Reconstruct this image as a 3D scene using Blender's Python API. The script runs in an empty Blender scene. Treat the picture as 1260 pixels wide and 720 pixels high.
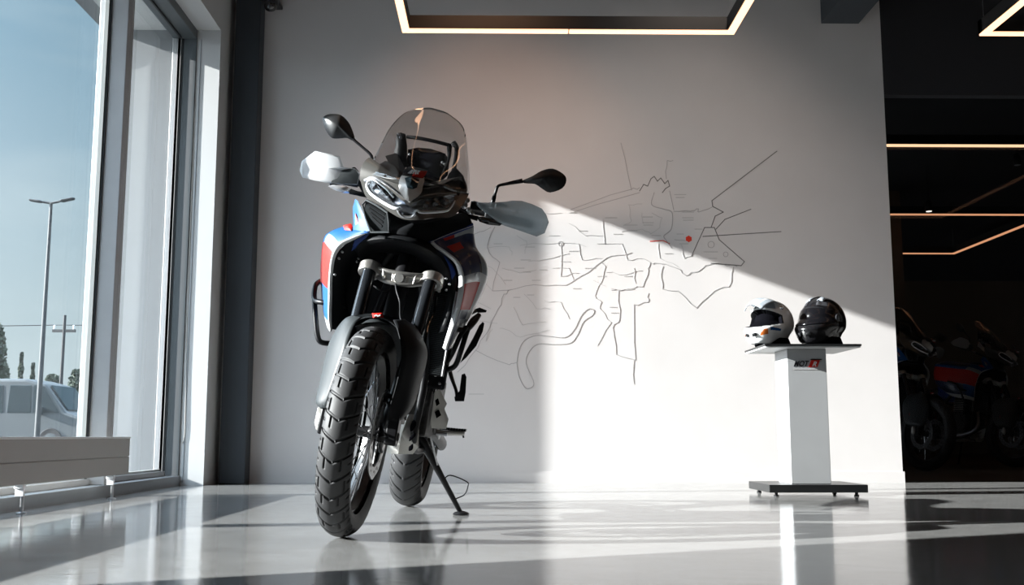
import bpy, bmesh, math, random
from mathutils import Vector, Matrix, noise
random.seed(7)
sc = bpy.context.scene
COL = sc.collection

# ------------------------------------------------------------------ camera
CAM_H = .335; FOC = 1287.; PITCH = math.radians(7.83); YAW = math.radians(.8)
cd = bpy.data.cameras.new('camera'); cam = bpy.data.objects.new('camera', cd); COL.objects.link(cam)
cd.sensor_width = 36; cd.lens = 36 * FOC / 1260
cam.location = (0, 0, CAM_H); cam.rotation_euler = (math.pi / 2 + PITCH, 0, -YAW)
cd.clip_end = 500
sc.camera = cam
# ------------------------------------------------------------------ world, sun, exposure
vs = sc.view_settings
vs.view_transform = 'Standard'; vs.look = 'None'; vs.gamma = 1; vs.use_curve_mapping = False
vs.exposure = 1.0
SUN_S = .155; SUN_T = .37            # sun runs +x, drifts +y, drops
w = bpy.data.worlds.new('sky'); sc.world = w; w.use_nodes = True
nt = w.node_tree; nt.nodes.clear()
N = nt.nodes.new; L = nt.links.new
tc = N('ShaderNodeTexCoord'); sep = N('ShaderNodeSeparateXYZ'); L(tc.outputs['Generated'], sep.inputs[0])
rp = N('ShaderNodeValToRGB'); L(sep.outputs['Z'], rp.inputs[0])
e = rp.color_ramp.elements
e[0].position = 0.0; e[0].color = (.30, .335, .345, 1)
e[1].position = .60; e[1].color = (1.7, 2.1, 2.6, 1)
for p_, c_ in ((.12, (.27, .32, .345, 1)), (.24, (.185, .255, .305, 1)), (.40, (.105, .185, .25, 1)), (.46, (.105, .185, .25, 1))):
    q = e.new(p_); q.color = c_
mp = N('ShaderNodeMapping'); mp.inputs['Scale'].default_value = (1.6, 1.6, 7); L(tc.outputs['Generated'], mp.inputs[0])
nz = N('ShaderNodeTexNoise'); nz.inputs['Scale'].default_value = 1.7; nz.inputs['Detail'].default_value = 5; L(mp.outputs[0], nz.inputs[0])
cr = N('ShaderNodeValToRGB'); cr.color_ramp.elements[0].position = .45; cr.color_ramp.elements[1].position = .75; L(nz.outputs[0], cr.inputs[0])
mc = N('ShaderNodeMath'); mc.operation = 'MULTIPLY'; mc.inputs[1].default_value = .55; L(cr.outputs[0], mc.inputs[0])
mx = N('ShaderNodeMixRGB'); mx.inputs[2].default_value = (.34, .38, .40, 1); L(mc.outputs[0], mx.inputs[0]); L(rp.outputs[0], mx.inputs[1])
# brighter haze around the sun
nv = N('ShaderNodeVectorMath'); nv.operation = 'DOT_PRODUCT'; L(tc.outputs['Generated'], nv.inputs[0]); nv.inputs[1].default_value = tuple(Vector((-1, -SUN_S, SUN_T)).normalized())
mm1 = N('ShaderNodeMath'); mm1.operation = 'MAXIMUM'; mm1.inputs[1].default_value = 0; L(nv.outputs['Value'], mm1.inputs[0])
mm2 = N('ShaderNodeMath'); mm2.operation = 'POWER'; mm2.inputs[1].default_value = 4.5; L(mm1.outputs[0], mm2.inputs[0])
hz = N('ShaderNodeMixRGB'); hz.blend_type = 'ADD'; hz.inputs[0].default_value = 1
hc = N('ShaderNodeMixRGB'); L(mm2.outputs[0], hc.inputs[0]); hc.inputs[1].default_value = (0, 0, 0, 1); hc.inputs[2].default_value = (2.7, 2.95, 3.3, 1)
L(mx.outputs[0], hz.inputs[1]); L(hc.outputs[0], hz.inputs[2]); mx = hz
bg = N('ShaderNodeBackground'); bg.inputs[1].default_value = 1.2; L(mx.outputs[0], bg.inputs[0])
wo = N('ShaderNodeOutputWorld'); L(bg.outputs[0], wo.inputs[0])
sd = bpy.data.lights.new('sun', 'SUN'); so = bpy.data.objects.new('sun', sd); COL.objects.link(so)
sd.energy = 14.8; sd.angle = math.radians(.55); sd.color = (1, .95, .925)
so.rotation_euler = Vector((1, SUN_S, -SUN_T)).to_track_quat('-Z', 'Y').to_euler(); so.location = (-8, 3, 6)

# two unseen warm fill spots above the frame, added to brighten the wall
def fill_spot(x, y, z, tx, ty, tz, watt, col, deg=70, size=.12):
    l_ = bpy.data.lights.new('wall_fill', 'SPOT'); o_ = bpy.data.objects.new('wall_fill', l_); COL.objects.link(o_)
    l_.energy = watt; l_.color = col; l_.spot_size = math.radians(deg); l_.spot_blend = 1; l_.shadow_soft_size = size
    o_.location = (x, y, z); o_.rotation_euler = Vector((tx - x, ty - y, tz - z)).to_track_quat('-Z', 'Y').to_euler()
fill_spot(-.1, 5.2, 4.1, -.05, 7.7, 2.2, 44, (1, .55, .32), 54)
fill_spot(1.6, 5.2, 4.1, 1.3, 7.7, 1.75, 42, (1, .84, .72), 70)

# ------------------------------------------------------------------ unprojection helpers (where things stand)
def _ray(px, py):
    u = px - 630; v = py - 360
    y = FOC * math.cos(PITCH) + v * math.sin(PITCH); z = FOC * math.sin(PITCH) - v * math.cos(PITCH)
    c, s = math.cos(YAW), math.sin(YAW)
    return Vector((u * c + y * s, -u * s + y * c, z))
def at_y(px, py, y):
    r = _ray(px, py); t = y / r.y; return Vector((r.x * t, y, CAM_H + r.z * t))

# ------------------------------------------------------------------ materials
MATS = {}
def mat(name, col, rough=.5, metal=0., spec=.5, coat=0., emit=None, es=0., var=0., vscale=8., bump=0., bscale=60., trans=0., rvar=0., coat_r=.05):
    if name in MATS: return MATS[name]
    m = bpy.data.materials.new(name); m.use_nodes = True; t = m.node_tree; b = t.nodes['Principled BSDF']
    b.inputs['Base Color'].default_value = (*col, 1); b.inputs['Roughness'].default_value = rough
    b.inputs['Metallic'].default_value = metal; b.inputs['Specular IOR Level'].default_value = spec
    b.inputs['Coat Weight'].default_value = coat; b.inputs['Coat Roughness'].default_value = coat_r
    b.inputs['Transmission Weight'].default_value = trans
    if emit: b.inputs['Emission Color'].default_value = (*emit, 1); b.inputs['Emission Strength'].default_value = es
    tcn = t.nodes.new('ShaderNodeTexCoord')
    n = t.nodes.new('ShaderNodeTexNoise'); n.inputs['Scale'].default_value = vscale; n.inputs['Detail'].default_value = 6
    t.links.new(tcn.outputs['Object'], n.inputs[0])
    if var:
        r = t.nodes.new('ShaderNodeValToRGB')
        r.color_ramp.elements[0].position = .3; r.color_ramp.elements[1].position = .7
        r.color_ramp.elements[0].color = (*[c * (1 - var) for c in col], 1); r.color_ramp.elements[1].color = (*[min(1, c * (1 + var)) for c in col], 1)
        t.links.new(n.outputs[0], r.inputs[0]); t.links.new(r.outputs[0], b.inputs['Base Color'])
    mr = t.nodes.new('ShaderNodeMapRange'); mr.inputs[3].default_value = max(0, rough - (rvar or .04)); mr.inputs[4].default_value = min(1, rough + (rvar or .04))
    t.links.new(n.outputs[0], mr.inputs[0]); t.links.new(mr.outputs[0], b.inputs['Roughness'])
    if bump:
        n2 = t.nodes.new('ShaderNodeTexNoise'); n2.inputs['Scale'].default_value = bscale; n2.inputs['Detail'].default_value = 4
        t.links.new(tcn.outputs['Object'], n2.inputs[0])
        bp = t.nodes.new('ShaderNodeBump'); bp.inputs['Strength'].default_value = bump; bp.inputs['Distance'].default_value = .01
        t.links.new(n2.outputs[0], bp.inputs['Height']); t.links.new(bp.outputs[0], b.inputs['Normal'])
    MATS[name] = m; return m

def sheet_glass(name, tint=(.97, .99, .98), ior=1.5, refl=1., rough=0., diffuse=0., dcol=(1, 1, 1)):
    """thin clear sheet: fresnel mix of a transparent and a mirror-like layer"""
    m = bpy.data.materials.new(name); m.use_nodes = True; t = m.node_tree; t.nodes.clear()
    o = t.nodes.new('ShaderNodeOutputMaterial'); mxs = t.nodes.new('ShaderNodeMixShader')
    # Schlick reflectance, the same from both sides of the sheet
    ge = t.nodes.new('ShaderNodeNewGeometry'); dt = t.nodes.new('ShaderNodeVectorMath'); dt.operation = 'DOT_PRODUCT'
    t.links.new(ge.outputs['Incoming'], dt.inputs[0]); t.links.new(ge.outputs['Normal'], dt.inputs[1])
    def ma(op, a, b):
        m_ = t.nodes.new('ShaderNodeMath'); m_.operation = op
        for i, q in enumerate((a, b)):
            if q is None: continue
            if isinstance(q, (int, float)): m_.inputs[i].default_value = q
            else: t.links.new(q, m_.inputs[i])
        return m_
    r0 = ((ior - 1) / (ior + 1)) ** 2
    ab = ma('ABSOLUTE', dt.outputs['Value'], None); om = ma('SUBTRACT', 1.0, ab.outputs[0]); p5 = ma('POWER', om.outputs[0], 5.0)
    sc_ = ma('MULTIPLY', p5.outputs[0], 1 - r0); f = ma('ADD', sc_.outputs[0], r0)
    mul = t.nodes.new('ShaderNodeMath'); mul.operation = 'MULTIPLY'; mul.inputs[1].default_value = refl
    tr = t.nodes.new('ShaderNodeBsdfTransparent'); tr.inputs[0].default_value = (*tint, 1)
    g = t.nodes.new('ShaderNodeBsdfGlossy'); g.inputs['Roughness'].default_value = rough; g.inputs[0].default_value = (.95, .95, .95, 1)
    t.links.new(f.outputs[0], mul.inputs[0]); t.links.new(mul.outputs[0], mxs.inputs[0])
    base = tr.outputs[0]
    if diffuse:
        d = t.nodes.new('ShaderNodeBsdfDiffuse'); d.inputs[0].default_value = (*dcol, 1)
        tl = t.nodes.new('ShaderNodeBsdfTranslucent'); tl.inputs[0].default_value = (*dcol, 1)
        a = t.nodes.new('ShaderNodeMixShader'); a.inputs[0].default_value = .5
        t.links.new(d.outputs[0], a.inputs[1]); t.links.new(tl.outputs[0], a.inputs[2])
        b2 = t.nodes.new('ShaderNodeMixShader'); b2.inputs[0].default_value = diffuse
        t.links.new(tr.outputs[0], b2.inputs[1]); t.links.new(a.outputs[0], b2.inputs[2]); base = b2.outputs[0]
    t.links.new(base, mxs.inputs[1]); t.links.new(g.outputs[0], mxs.inputs[2]); t.links.new(mxs.outputs[0], o.inputs[0])
    return m

def floor_material():
    m = bpy.data.materials.new('polished_concrete'); m.use_nodes = True; t = m.node_tree; b = t.nodes['Principled BSDF']
    tcn = t.nodes.new('ShaderNodeTexCoord')
    n1 = t.nodes.new('ShaderNodeTexNoise'); n1.inputs['Scale'].default_value = 1.3; n1.inputs['Detail'].default_value = 9; n1.inputs['Roughness'].default_value = .65
    n2 = t.nodes.new('ShaderNodeTexNoise'); n2.inputs['Scale'].default_value = 9; n2.inputs['Detail'].default_value = 8
    t.links.new(tcn.outputs['Object'], n1.inputs[0]); t.links.new(tcn.outputs['Object'], n2.inputs[0])
    r = t.nodes.new('ShaderNodeValToRGB'); r.color_ramp.elements[0].position = .3; r.color_ramp.elements[1].position = .72
    r.color_ramp.elements[0].color = (.155, .154, .151, 1); r.color_ramp.elements[1].color = (.262, .259, .253, 1)
    a = t.nodes.new('ShaderNodeMath'); a.operation = 'ADD'; a.use_clamp = True
    mu = t.nodes.new('ShaderNodeMath'); mu.operation = 'MULTIPLY'; mu.inputs[1].default_value = .4
    mu2 = t.nodes.new('ShaderNodeMath'); mu2.operation = 'MULTIPLY'; mu2.inputs[1].default_value = .6
    t.links.new(n2.outputs[0], mu.inputs[0]); t.links.new(n1.outputs[0], mu2.inputs[0]); t.links.new(mu.outputs[0], a.inputs[0]); t.links.new(mu2.outputs[0], a.inputs[1])
    t.links.new(a.outputs[0], r.inputs[0]); t.links.new(r.outputs[0], b.inputs['Base Color'])
    # fine scratches
    wv = t.nodes.new('ShaderNodeTexNoise'); wv.inputs['Scale'].default_value = 3.2; wv.inputs['Detail'].default_value = 9; wv.inputs['Distortion'].default_value = 2.2
    t.links.new(tcn.outputs['Object'], wv.inputs[0])
    mr = t.nodes.new('ShaderNodeMapRange'); mr.inputs[3].default_value = .05; mr.inputs[4].default_value = .17
    t.links.new(wv.outputs[0], mr.inputs[0]); t.links.new(mr.outputs[0], b.inputs['Roughness'])
    bp = t.nodes.new('ShaderNodeBump'); bp.inputs['Strength'].default_value = .05; bp.inputs['Distance'].default_value = .01
    t.links.new(wv.outputs[0], bp.inputs['Height']); t.links.new(bp.outputs[0], b.inputs['Normal'])
    b.inputs['IOR'].default_value = 1.5
    return m

M = dict(
    floor=floor_material(),
    wall=mat('grey_wall_plaster', (.61, .585, .575), .85, spec=.2, var=.02, vscale=3, bump=.03, bscale=90),
    reveal=mat('white_paint', (.50, .50, .495), .6, spec=.3, var=.01, vscale=4),
    dark_paint=mat('slate_column_paint', (.030, .037, .045), .55, var=.08, vscale=4),
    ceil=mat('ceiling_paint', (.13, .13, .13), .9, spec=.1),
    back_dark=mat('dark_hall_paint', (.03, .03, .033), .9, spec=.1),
    back_brown=mat('brown_hall_panel', (.12, .085, .06), .8, spec=.1, var=.1),
    alu=mat('grey_window_profile', (.33, .33, .335), .42, metal=.25, var=.03),
    alu_dark=mat('dark_window_profile', (.075, .085, .09), .45),
    alu_light=mat('light_seal_profile', (.30, .31, .30), .35, metal=.2),
    gasket=mat('black_gasket', (.012, .013, .014), .6),
    glass=sheet_glass('window_glass', (.93, .965, .97), 1.45, .9),
    dimmer_glass=sheet_glass('hall_dimmer_glass', (.62, .62, .62), 1.3, .35),  # grey tint serves to darken the hall behind it
    curb=mat('grey_sill', (.20, .21, .22), .5, var=.05),
    rad=mat('grey_convector_enamel', (.30, .285, .26), .45, var=.02),
    rad_top=mat('white_convector_cap', (.6, .6, .58), .4),
    white_plastic=mat('white_plastic', (.8, .8, .8), .4),
    steel=mat('brushed_steel', (.42, .42, .43), .3, metal=1., var=.08, vscale=30),
    chrome=mat('bright_steel', (.75, .76, .78), .16, metal=1.),
    ext_wall=mat('exterior_white_facade', (.20, .205, .21), .8, spec=.1),
    ext_grey=mat('exterior_soffit', (.20, .21, .22), .7),
    asphalt=mat('asphalt', (.05, .055, .058), .9, var=.2, vscale=1.5, bump=.1),
    concrete=mat('kerb_concrete', (.35, .35, .34), .9, var=.1),
    black_frame=mat('black_lamp_frame', (.006, .006, .007), .5),
    led=mat('warm_led_diffuser', (.9, .8, .6), .5, emit=(1, .50, .27), es=1.15),
    led_hall=mat('warm_hall_diffuser', (.9, .8, .6), .5, emit=(1, .62, .36), es=1.6),
    led_dim=mat('amber_led_diffuser', (.9, .7, .5), .5, emit=(1, .45, .23), es=.85),
    spot=mat('white_spot_lens', (.9, .9, .9), .4, emit=(1, .95, .85), es=1.6),
    line=mat('map_line_ink', (.38, .365, .36), .7),
    line_soft=mat('map_thin_line_ink', (.46, .445, .435), .7),
    line_dark=mat('map_dark_line_ink', (.16, .155, .15), .7),
    red_ink=mat('map_marker_red', (.75, .045, .02), .5),
    ped=mat('silver_grey_laminate', (.30, .305, .31), .38, metal=.0, spec=.5, var=.02),
    ped_black=mat('black_pedestal_lacquer', (.007, .0075, .008), .3),
    shelf_under=mat('pale_shelf_underside', (.45, .46, .46), .4),
    tyre=mat('tyre_rubber', (.020, .020, .021), .62, spec=.4, var=.2, vscale=22, bump=.02, bscale=260, rvar=.1),
    black_rim=mat('black_rim_enamel', (.012, .012, .013), .3),
    spoke=mat('steel_spoke', (.5, .5, .52), .25, metal=1.),
    stanchion=mat('dark_fork_tube', (.016, .018, .021), .13, metal=.2),
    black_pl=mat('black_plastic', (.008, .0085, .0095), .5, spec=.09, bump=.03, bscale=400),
    black_gl=mat('gloss_black', (.006, .006, .008), .09, coat=1.),
    black_mt=mat('matt_black_steel', (.007, .007, .008), .38, spec=.2),
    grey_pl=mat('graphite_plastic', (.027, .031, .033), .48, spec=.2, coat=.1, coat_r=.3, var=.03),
    cowl=mat('graphite_cowl_paint', (.085, .083, .078), .34, metal=.35, coat=.6, coat_r=.15, var=.04),
    nose=mat('silver_beige_nose_paint', (.46, .42, .38), .35, coat=.4),
    teal_gl=mat('smoked_sensor_window', (.012, .03, .038), .05, coat=1.),
    blue=mat('bright_blue_paint', (.006, .065, .21), .5, spec=.2),
    navy=mat('navy_blue_paint', (.006, .016, .060), .32, spec=.3, coat=.12),
    deep_blue=mat('deep_blue_paint', (.007, .030, .16), .4, spec=.3),
    white=mat('white_paint_gloss', (.55, .56, .57), .3, coat=.2),
    pale_grey=mat('pale_grey_graphic', (.26, .29, .32), .28, coat=.3),
    red=mat('red_paint_gloss', (.42, .013, .007), .42, spec=.25),
    lens_in=mat('headlamp_reflector', (.20, .21, .23), .18, metal=.9, var=.35, vscale=60, bump=.5, bscale=90),
    drl=mat('daylight_guide', (.82, .85, .88), .25, coat=.3),
    drl_ring=mat('silver_lamp_bezel', (.55, .56, .58), .22, metal=.7),
    clear=sheet_glass('clear_lens', (.96, .97, .98), 1.45, 1.),
    screen=sheet_glass('smoked_windscreen', (.80, .80, .80), 1.5, 1.3),
    guard_w=sheet_glass('milky_handguard', (.9, .93, .95), 1.45, .6, .15, diffuse=.80, dcol=(.62, .63, .64)),
    guard_g=sheet_glass('smoke_handguard', (.62, .68, .71), 1.45, .8, .1, diffuse=.42, dcol=(.62, .67, .70)),
    clamp=mat('cast_silver_clamp', (.55, .53, .50), .3, metal=.9, var=.15, vscale=40, bump=.1, bscale=200),
    skid=mat('bead_blasted_skid_plate', (.50, .49, .46), .42, metal=.45, var=.06, vscale=20),
    engine=mat('dark_cast_engine', (.022, .021, .020), .5, spec=.3, metal=.3, var=.5, vscale=25, bump=.4, bscale=60),
    engine_lt=mat('bronze_grey_casting', (.24, .225, .20), .5, metal=.5, var=.3, vscale=30, bump=.3, bscale=80),
    disc=mat('brake_disc_steel', (.36, .36, .36), .3, metal=1., var=.2, vscale=50),
    mirror=mat('mirror_shell', (.018, .019, .020), .36, bump=.04, bscale=300),
    mirror_gl=mat('mirror_glass', (.9, .9, .9), .02, metal=1.),
    leather=mat('black_seat_cover', (.012, .012, .013), .55, bump=.1, bscale=200),
    h_white=mat('white_helmet_shell', (.80, .81, .81), .22, coat=1.),
    h_black=mat('black_helmet_shell', (.006, .006, .007), .2, spec=.35, coat=.25, var=.2),
    visor=mat('dark_visor', (.004, .004, .005), .12, spec=.35),
    h_in=mat('helmet_lining', (.003, .003, .004), .9, spec=0.),
    h_pat=mat('helmet_grey_graphic', (.035, .036, .04), .25, coat=.2),
    orange=mat('helmet_orange_graphic', (.65, .16, .02), .3, coat=.6),
    van=mat('silver_van_paint', (.06, .07, .075), .5, coat=.0),
    van_gl=mat('van_window', (.02, .03, .035), .08),
    leaf=mat('tree_leaves', (.065, .085, .06), .8, var=.4, vscale=2),
    bark=mat('tree_bark', (.08, .06, .04), .9, var=.3),
    pole=mat('galvanised_pole', (.035, .04, .043), .6, metal=.0),
    wood=mat('weathered_pole_wood', (.04, .04, .04), .8, var=.2),
    cord=mat('beige_blind_cord', (.55, .52, .48), .6),
    cam_m=mat('security_camera_shell', (.02, .02, .022), .3),
    poster=mat('dim_display_board', (.16, .13, .12), .6, var=.1),
)

# ------------------------------------------------------------------ mesh helpers
def catmull(pts, k):
    pts = [Vector(p) for p in pts]
    if k <= 1 or len(pts) < 3: return pts
    out = []
    n = len(pts)
    for i in range(n - 1):
        p0 = pts[i - 1] if i else pts[0] * 2 - pts[1]; p1 = pts[i]; p2 = pts[i + 1]; p3 = pts[i + 2] if i + 2 < n else pts[-1] * 2 - pts[-2]
        for j in range(k):
            t = j / k
            out.append(.5 * ((2 * p1) + (p2 - p0) * t + (2 * p0 - 5 * p1 + 4 * p2 - p3) * t * t + (3 * p1 - p0 - 3 * p2 + p3) * t ** 3))
    out.append(pts[-1]); return out

class MB:
    def __init__(s): s.v = []; s.f = []; s.m = []
    def add(s, vs, fs, mi=0):
        o = len(s.v); s.v += [Vector(p) for p in vs]; s.f += [tuple(i + o for i in f) for f in fs]; s.m += [mi] * len(fs) if isinstance(mi, int) else list(mi)
        return s
    def box(s, a, b, mi=0, X=None):
        x0, y0, z0 = a; x1, y1, z1 = b
        vs_ = [Vector(p) for p in ((x0, y0, z0), (x1, y0, z0), (x1, y1, z0), (x0, y1, z0), (x0, y0, z1), (x1, y0, z1), (x1, y1, z1), (x0, y1, z1))]
        if X is not None: vs_ = [X @ p for p in vs_]
        return s.add(vs_, [(0, 3, 2, 1), (4, 5, 6, 7), (0, 1, 5, 4), (1, 2, 6, 5), (2, 3, 7, 6), (3, 0, 4, 7)], mi)
    def tube(s, pts, r, n=10, k=1, closed=False, mi=0, flat=1.):
        base = [Vector(p) for p in pts]
        P = catmull(base, k); m_ = len(P)
        if isinstance(r, (int, float)): R = [r] * m_
        else:
            R = []
            for i in range(m_):
                q = i / max(1, m_ - 1) * (len(r) - 1); a = int(min(q, len(r) - 2)) if len(r) > 1 else 0; R.append(r[a] + (r[a + 1] - r[a]) * (q - a))
        vs_ = []; up = None
        for i, p in enumerate(P):
            if closed: d = P[(i + 1) % m_] - P[i - 1]
            else: d = (P[min(i + 1, m_ - 1)] - P[max(i - 1, 0)])
            d = d.normalized() if d.length > 1e-9 else Vector((0, 0, 1))
            if up is None:
                up = d.orthogonal().normalized() if abs(d.z) > .95 else Vector((0, 0, 1))
            a = (up - d * up.dot(d)); a = a.normalized() if a.length > 1e-6 else d.orthogonal().normalized()
            up = a; b = d.cross(a)
            for j in range(n):
                t = 2 * math.pi * j / n; vs_.append(p + (a * math.cos(t) * flat + b * math.sin(t)) * R[i])
        fs = []
        rng = m_ if closed else m_ - 1
        for i in range(rng):
            for j in range(n):
                i2 = (i + 1) % m_; fs.append((i * n + j, i * n + (j + 1) % n, i2 * n + (j + 1) % n, i2 * n + j))
        if not closed: fs += [tuple(range(n - 1, -1, -1)), tuple((m_ - 1) * n + j for j in range(n))]
        return s.add(vs_, fs, mi)
    def lathe(s, prof, X, n=32, mi=0, cap=True):
        """prof: (r, h) about local z, X places it"""
        vs_ = []; fs = []
        for r, h in prof:
            for j in range(n):
                t = 2 * math.pi * j / n; vs_.append(X @ Vector((r * math.cos(t), r * math.sin(t), h)))
        for i in range(len(prof) - 1):
            for j in range(n): fs.append((i * n + j, i * n + (j + 1) % n, (i + 1) * n + (j + 1) % n, (i + 1) * n + j))
        if cap: fs += [tuple(range(n - 1, -1, -1)), tuple((len(prof) - 1) * n + j for j in range(n))]
        return s.add(vs_, fs, mi)
    def grid(s, rows, mf=None, closed_v=False):
        n = len(rows[0]); vs_ = [p for r in rows for p in r]; fs = []; ms = []
        for i in range(len(rows) - 1):
            for j in range(n - 1):
                fs.append((i * n + j, i * n + j + 1, (i + 1) * n + j + 1, (i + 1) * n + j)); ms.append(mf((i + .5) / (len(rows) - 1), (j + .5) / (n - 1)) if mf else 0)
        return s.add(vs_, fs, ms)
    def plate(s, pts, off, mi=0):
        """outline extruded by vector off"""
        n = len(pts); off = Vector(off); a = [Vector(p) for p in pts]; b = [p + off for p in a]
        return s.add(a + b, [tuple(range(n)), tuple(range(2 * n - 1, n - 1, -1))] + [(i, i + n, (i + 1) % n + n, (i + 1) % n) for i in range(n)], mi)
    def pillow(s, pts, bulge, back=(0, 0, 0), rings=5, mi=0, power=2., smooth=1, shell=False):
        """outline domed to both sides by the vectors bulge and back"""
        P = [Vector(p) for p in pts]
        if smooth > 1: P = catmull(P + [P[0]], smooth)[:-1]
        n = len(P); c = sum(P, Vector()) / n; bulge = Vector(bulge); back = Vector(back)
        for side, B in (((0, bulge),) if shell else ((0, bulge), (1, back))):
            vs_ = []; fs = []
            for r in range(rings):
                q = 1 - r / rings
                for p in P: vs_.append(c + (p - c) * q + B * (1 - q ** power))
            vs_.append(c + B)
            for r in range(rings - 1):
                for j in range(n):
                    f = (r * n + j, r * n + (j + 1) % n, (r + 1) * n + (j + 1) % n, (r + 1) * n + j); fs.append(f if not side else f[::-1])
            for j in range(n):
                f = ((rings - 1) * n + j, (rings - 1) * n + (j + 1) % n, rings * n); fs.append(f if not side else f[::-1])
            s.add(vs_, fs, mi)
        return s
    def xf(s, X): s.v = [X @ p for p in s.v]; return s
    def build(s, name, mats, parent=None, smooth=True, bevel=0., solid=0., auto=35, sub=0, merge=False, **tags):
        me = bpy.data.meshes.new(name); me.from_pydata([tuple(p) for p in s.v], [], s.f)
        if not isinstance(mats, (list, tuple)): mats = [mats]
        for m_ in mats: me.materials.append(m_)
        for p, i in zip(me.polygons, s.m): p.material_index = i
        bm = bmesh.new(); bm.from_mesh(me)
        if merge: bmesh.ops.remove_doubles(bm, verts=bm.verts, dist=1e-5)
        bmesh.ops.recalc_face_normals(bm, faces=bm.faces)
        for f in bm.faces: f.smooth = smooth
        ca = math.radians(auto)
        for ed in bm.edges:
            if len(ed.link_faces) == 2 and ed.calc_face_angle(0) > ca: ed.smooth = False
        bm.to_mesh(me); bm.free()
        o = bpy.data.objects.new(name, me); COL.objects.link(o)
        if parent: o.parent = parent
        if solid: md = o.modifiers.new('thick', 'SOLIDIFY'); md.thickness = solid; md.offset = 0
        if sub: md = o.modifiers.new('sub', 'SUBSURF'); md.levels = sub; md.render_levels = sub
        if bevel: md = o.modifiers.new('bevel', 'BEVEL'); md.width = bevel; md.segments = 2; md.limit_method = 'ANGLE'
        for k, v in tags.items(): o[k] = v
        return o

def thing(name, label, cat, loc=(0, 0, 0), group=None, mtx=None):
    o = bpy.data.objects.new(name, None); COL.objects.link(o); o.empty_display_size = .05
    if mtx is not None: o.matrix_world = mtx
    else: o.location = loc
    o['label'] = label; o['category'] = cat
    if group: o['group'] = group
    return o
def tag(o, label, cat, group=None):
    o['label'] = label; o['category'] = cat
    if group: o['group'] = group
    return o
def struct(o): o['kind'] = 'structure'; return o
def sbox(name, a, b, m, bevel=0): return struct(MB().box(a, b).build(name, m, smooth=False, bevel=bevel))

# ================================================================== THE ROOM
YW = 7.70      # map wall
YR = 7.33      # far jamb of the window recess
XI = -2.02     # inner face of the window wall
XG = -2.33     # glass line
XE = 2.96      # end of the map wall
ZC = 4.3
sbox('floor', (XG + .02, -6, -.2), (9, YW + .15, 0), M['floor'])
sbox('floor_hall', (XE - .3, YW + .15, -.2), (16, 20, -.002), M['back_brown'])
mw = MB(); mw.box((-2.6, YW, 0), (XE, YW + .18, ZC)); mw.box((XE, YW + .02, 0), (XE + .001, YW + .16, .01))
struct(mw.build('wall_back', M['wall'], smooth=False))
sbox('baseboard_back', (-1.6, YW - .005, 0.0), (XE + .012, YW, .08), M['wall'])
sbox('wall_right', (9, -6, 0), (9.2, YW, ZC), M['wall'])
sbox('wall_rear', (-2.6, -6.2, 0), (9, -6, ZC), M['wall'])
sbox('ceiling', (-2.6, -6.2, ZC), (9.2, YW + .18, ZC + .1), M['ceil'])
# window wall: pier at the back, lintel above, low curb below
sbox('wall_outside_fin', (-2.88, YR, -.1), (-2.372, YR + .25, 3.29), M['ext_wall'])
sbox('wall_left', (-2.37, YR, -.05), (XI, YW + .05, ZC), M['reveal'])
sbox('wall_left_lintel', (-2.75, -6, 3.27), (XI, YR, ZC), M['reveal'])
sbox('trim_1', (XG - .02, -6, -.02), (-2.18, YR, .065), M['curb'], .004)
mv = MB(); mv.box((-2.163, YR - .004, .02), (-2.160, YR - .001, 3.2)); struct(mv.build('trim_2', M['pale_grey'], smooth=False))
sbox('wall_left_near', (-2.6, -6, 0), (XI, -4.2, 3.3), M['reveal'])
# windows: frames and panes
def window(idx, y0, y1, m0, m1):
    """pane between y0 and y1 with frame bars; m0/m1 say whether a deep mullion stands at that end"""
    f = MB(); x0, x1 = XG - .03, -2.19
    t1_ = .05 if m1 else .010
    f.box((x0, y0, .065), (x1, y0 + .05, 3.27)); f.box((x0, y1 - t1_, .065), (x1, y1, 3.27), 0 if m1 else 1)
    if not m1: f.box((x0, y1 - .020, .065), (XG + .03, y1 - .010, 3.27))
    f.box((x0, y0 + .05, 3.2), (x1, y1 - t1_, 3.27), 1); f.box((x0, y0 + .05, .065), (XG + .06, y1 - .05, .10))
    fr = struct(f.build('window_%d' % idx, [M['alu'], M['alu_dark']], smooth=False, bevel=.004))
    g = MB(); g.box((XG - .006, y0 + .03, .09), (XG + .006, y1 - .03, 3.22)); g.build('pane', M['glass'], fr, smooth=False)
    s_ = MB()
    for yy, sg in ((y0 + .05, 1), (y1 - t1_ - .002, -1)):
        s_.box((XG + .008, yy, .10), (XG + .030, yy + sg * (.016 if m1 or sg > 0 else .008), 3.2))
    s_.box((XG + .008, y0 + .05, .10), (XG + .03, y1 - .05, .112)); s_.build('glazing_bead', M['alu_light'], fr, smooth=False)
    k_ = MB()
    for yy, sg in ((y0 + .048, 1), (y1 - t1_, -1)): k_.box((XG + .031, yy, .10), (XG + .042, yy + sg * (.010 if m1 or sg > 0 else .006), 3.2))
    k_.box((XG + .031, y0 + .05, 3.185), (XG + .042, y1 - .05, 3.2)); k_.build('gasket', M['gasket'], fr, smooth=False)
window(1, 6.00, YR, 1, 0)
window(2, 3.86, 6.00, 1, 1)
window(3, 1.7, 3.86, 1, 1)
window(4, -.5, 1.7, 1, 1); window(5, -2.5, -.5, 1, 1); window(6, -4.2, -2.5, 1, 1)
# dark column in the corner and dark beam under the ceiling
sbox('wall_left_column', (-1.975, 7.55, 0), (-1.79, YW, ZC), M['dark_paint'], .006)
sbox('trim_3', (2.50, 1.0, 3.50), (2.79, YW, 3.9), M['dark_paint'])
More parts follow.
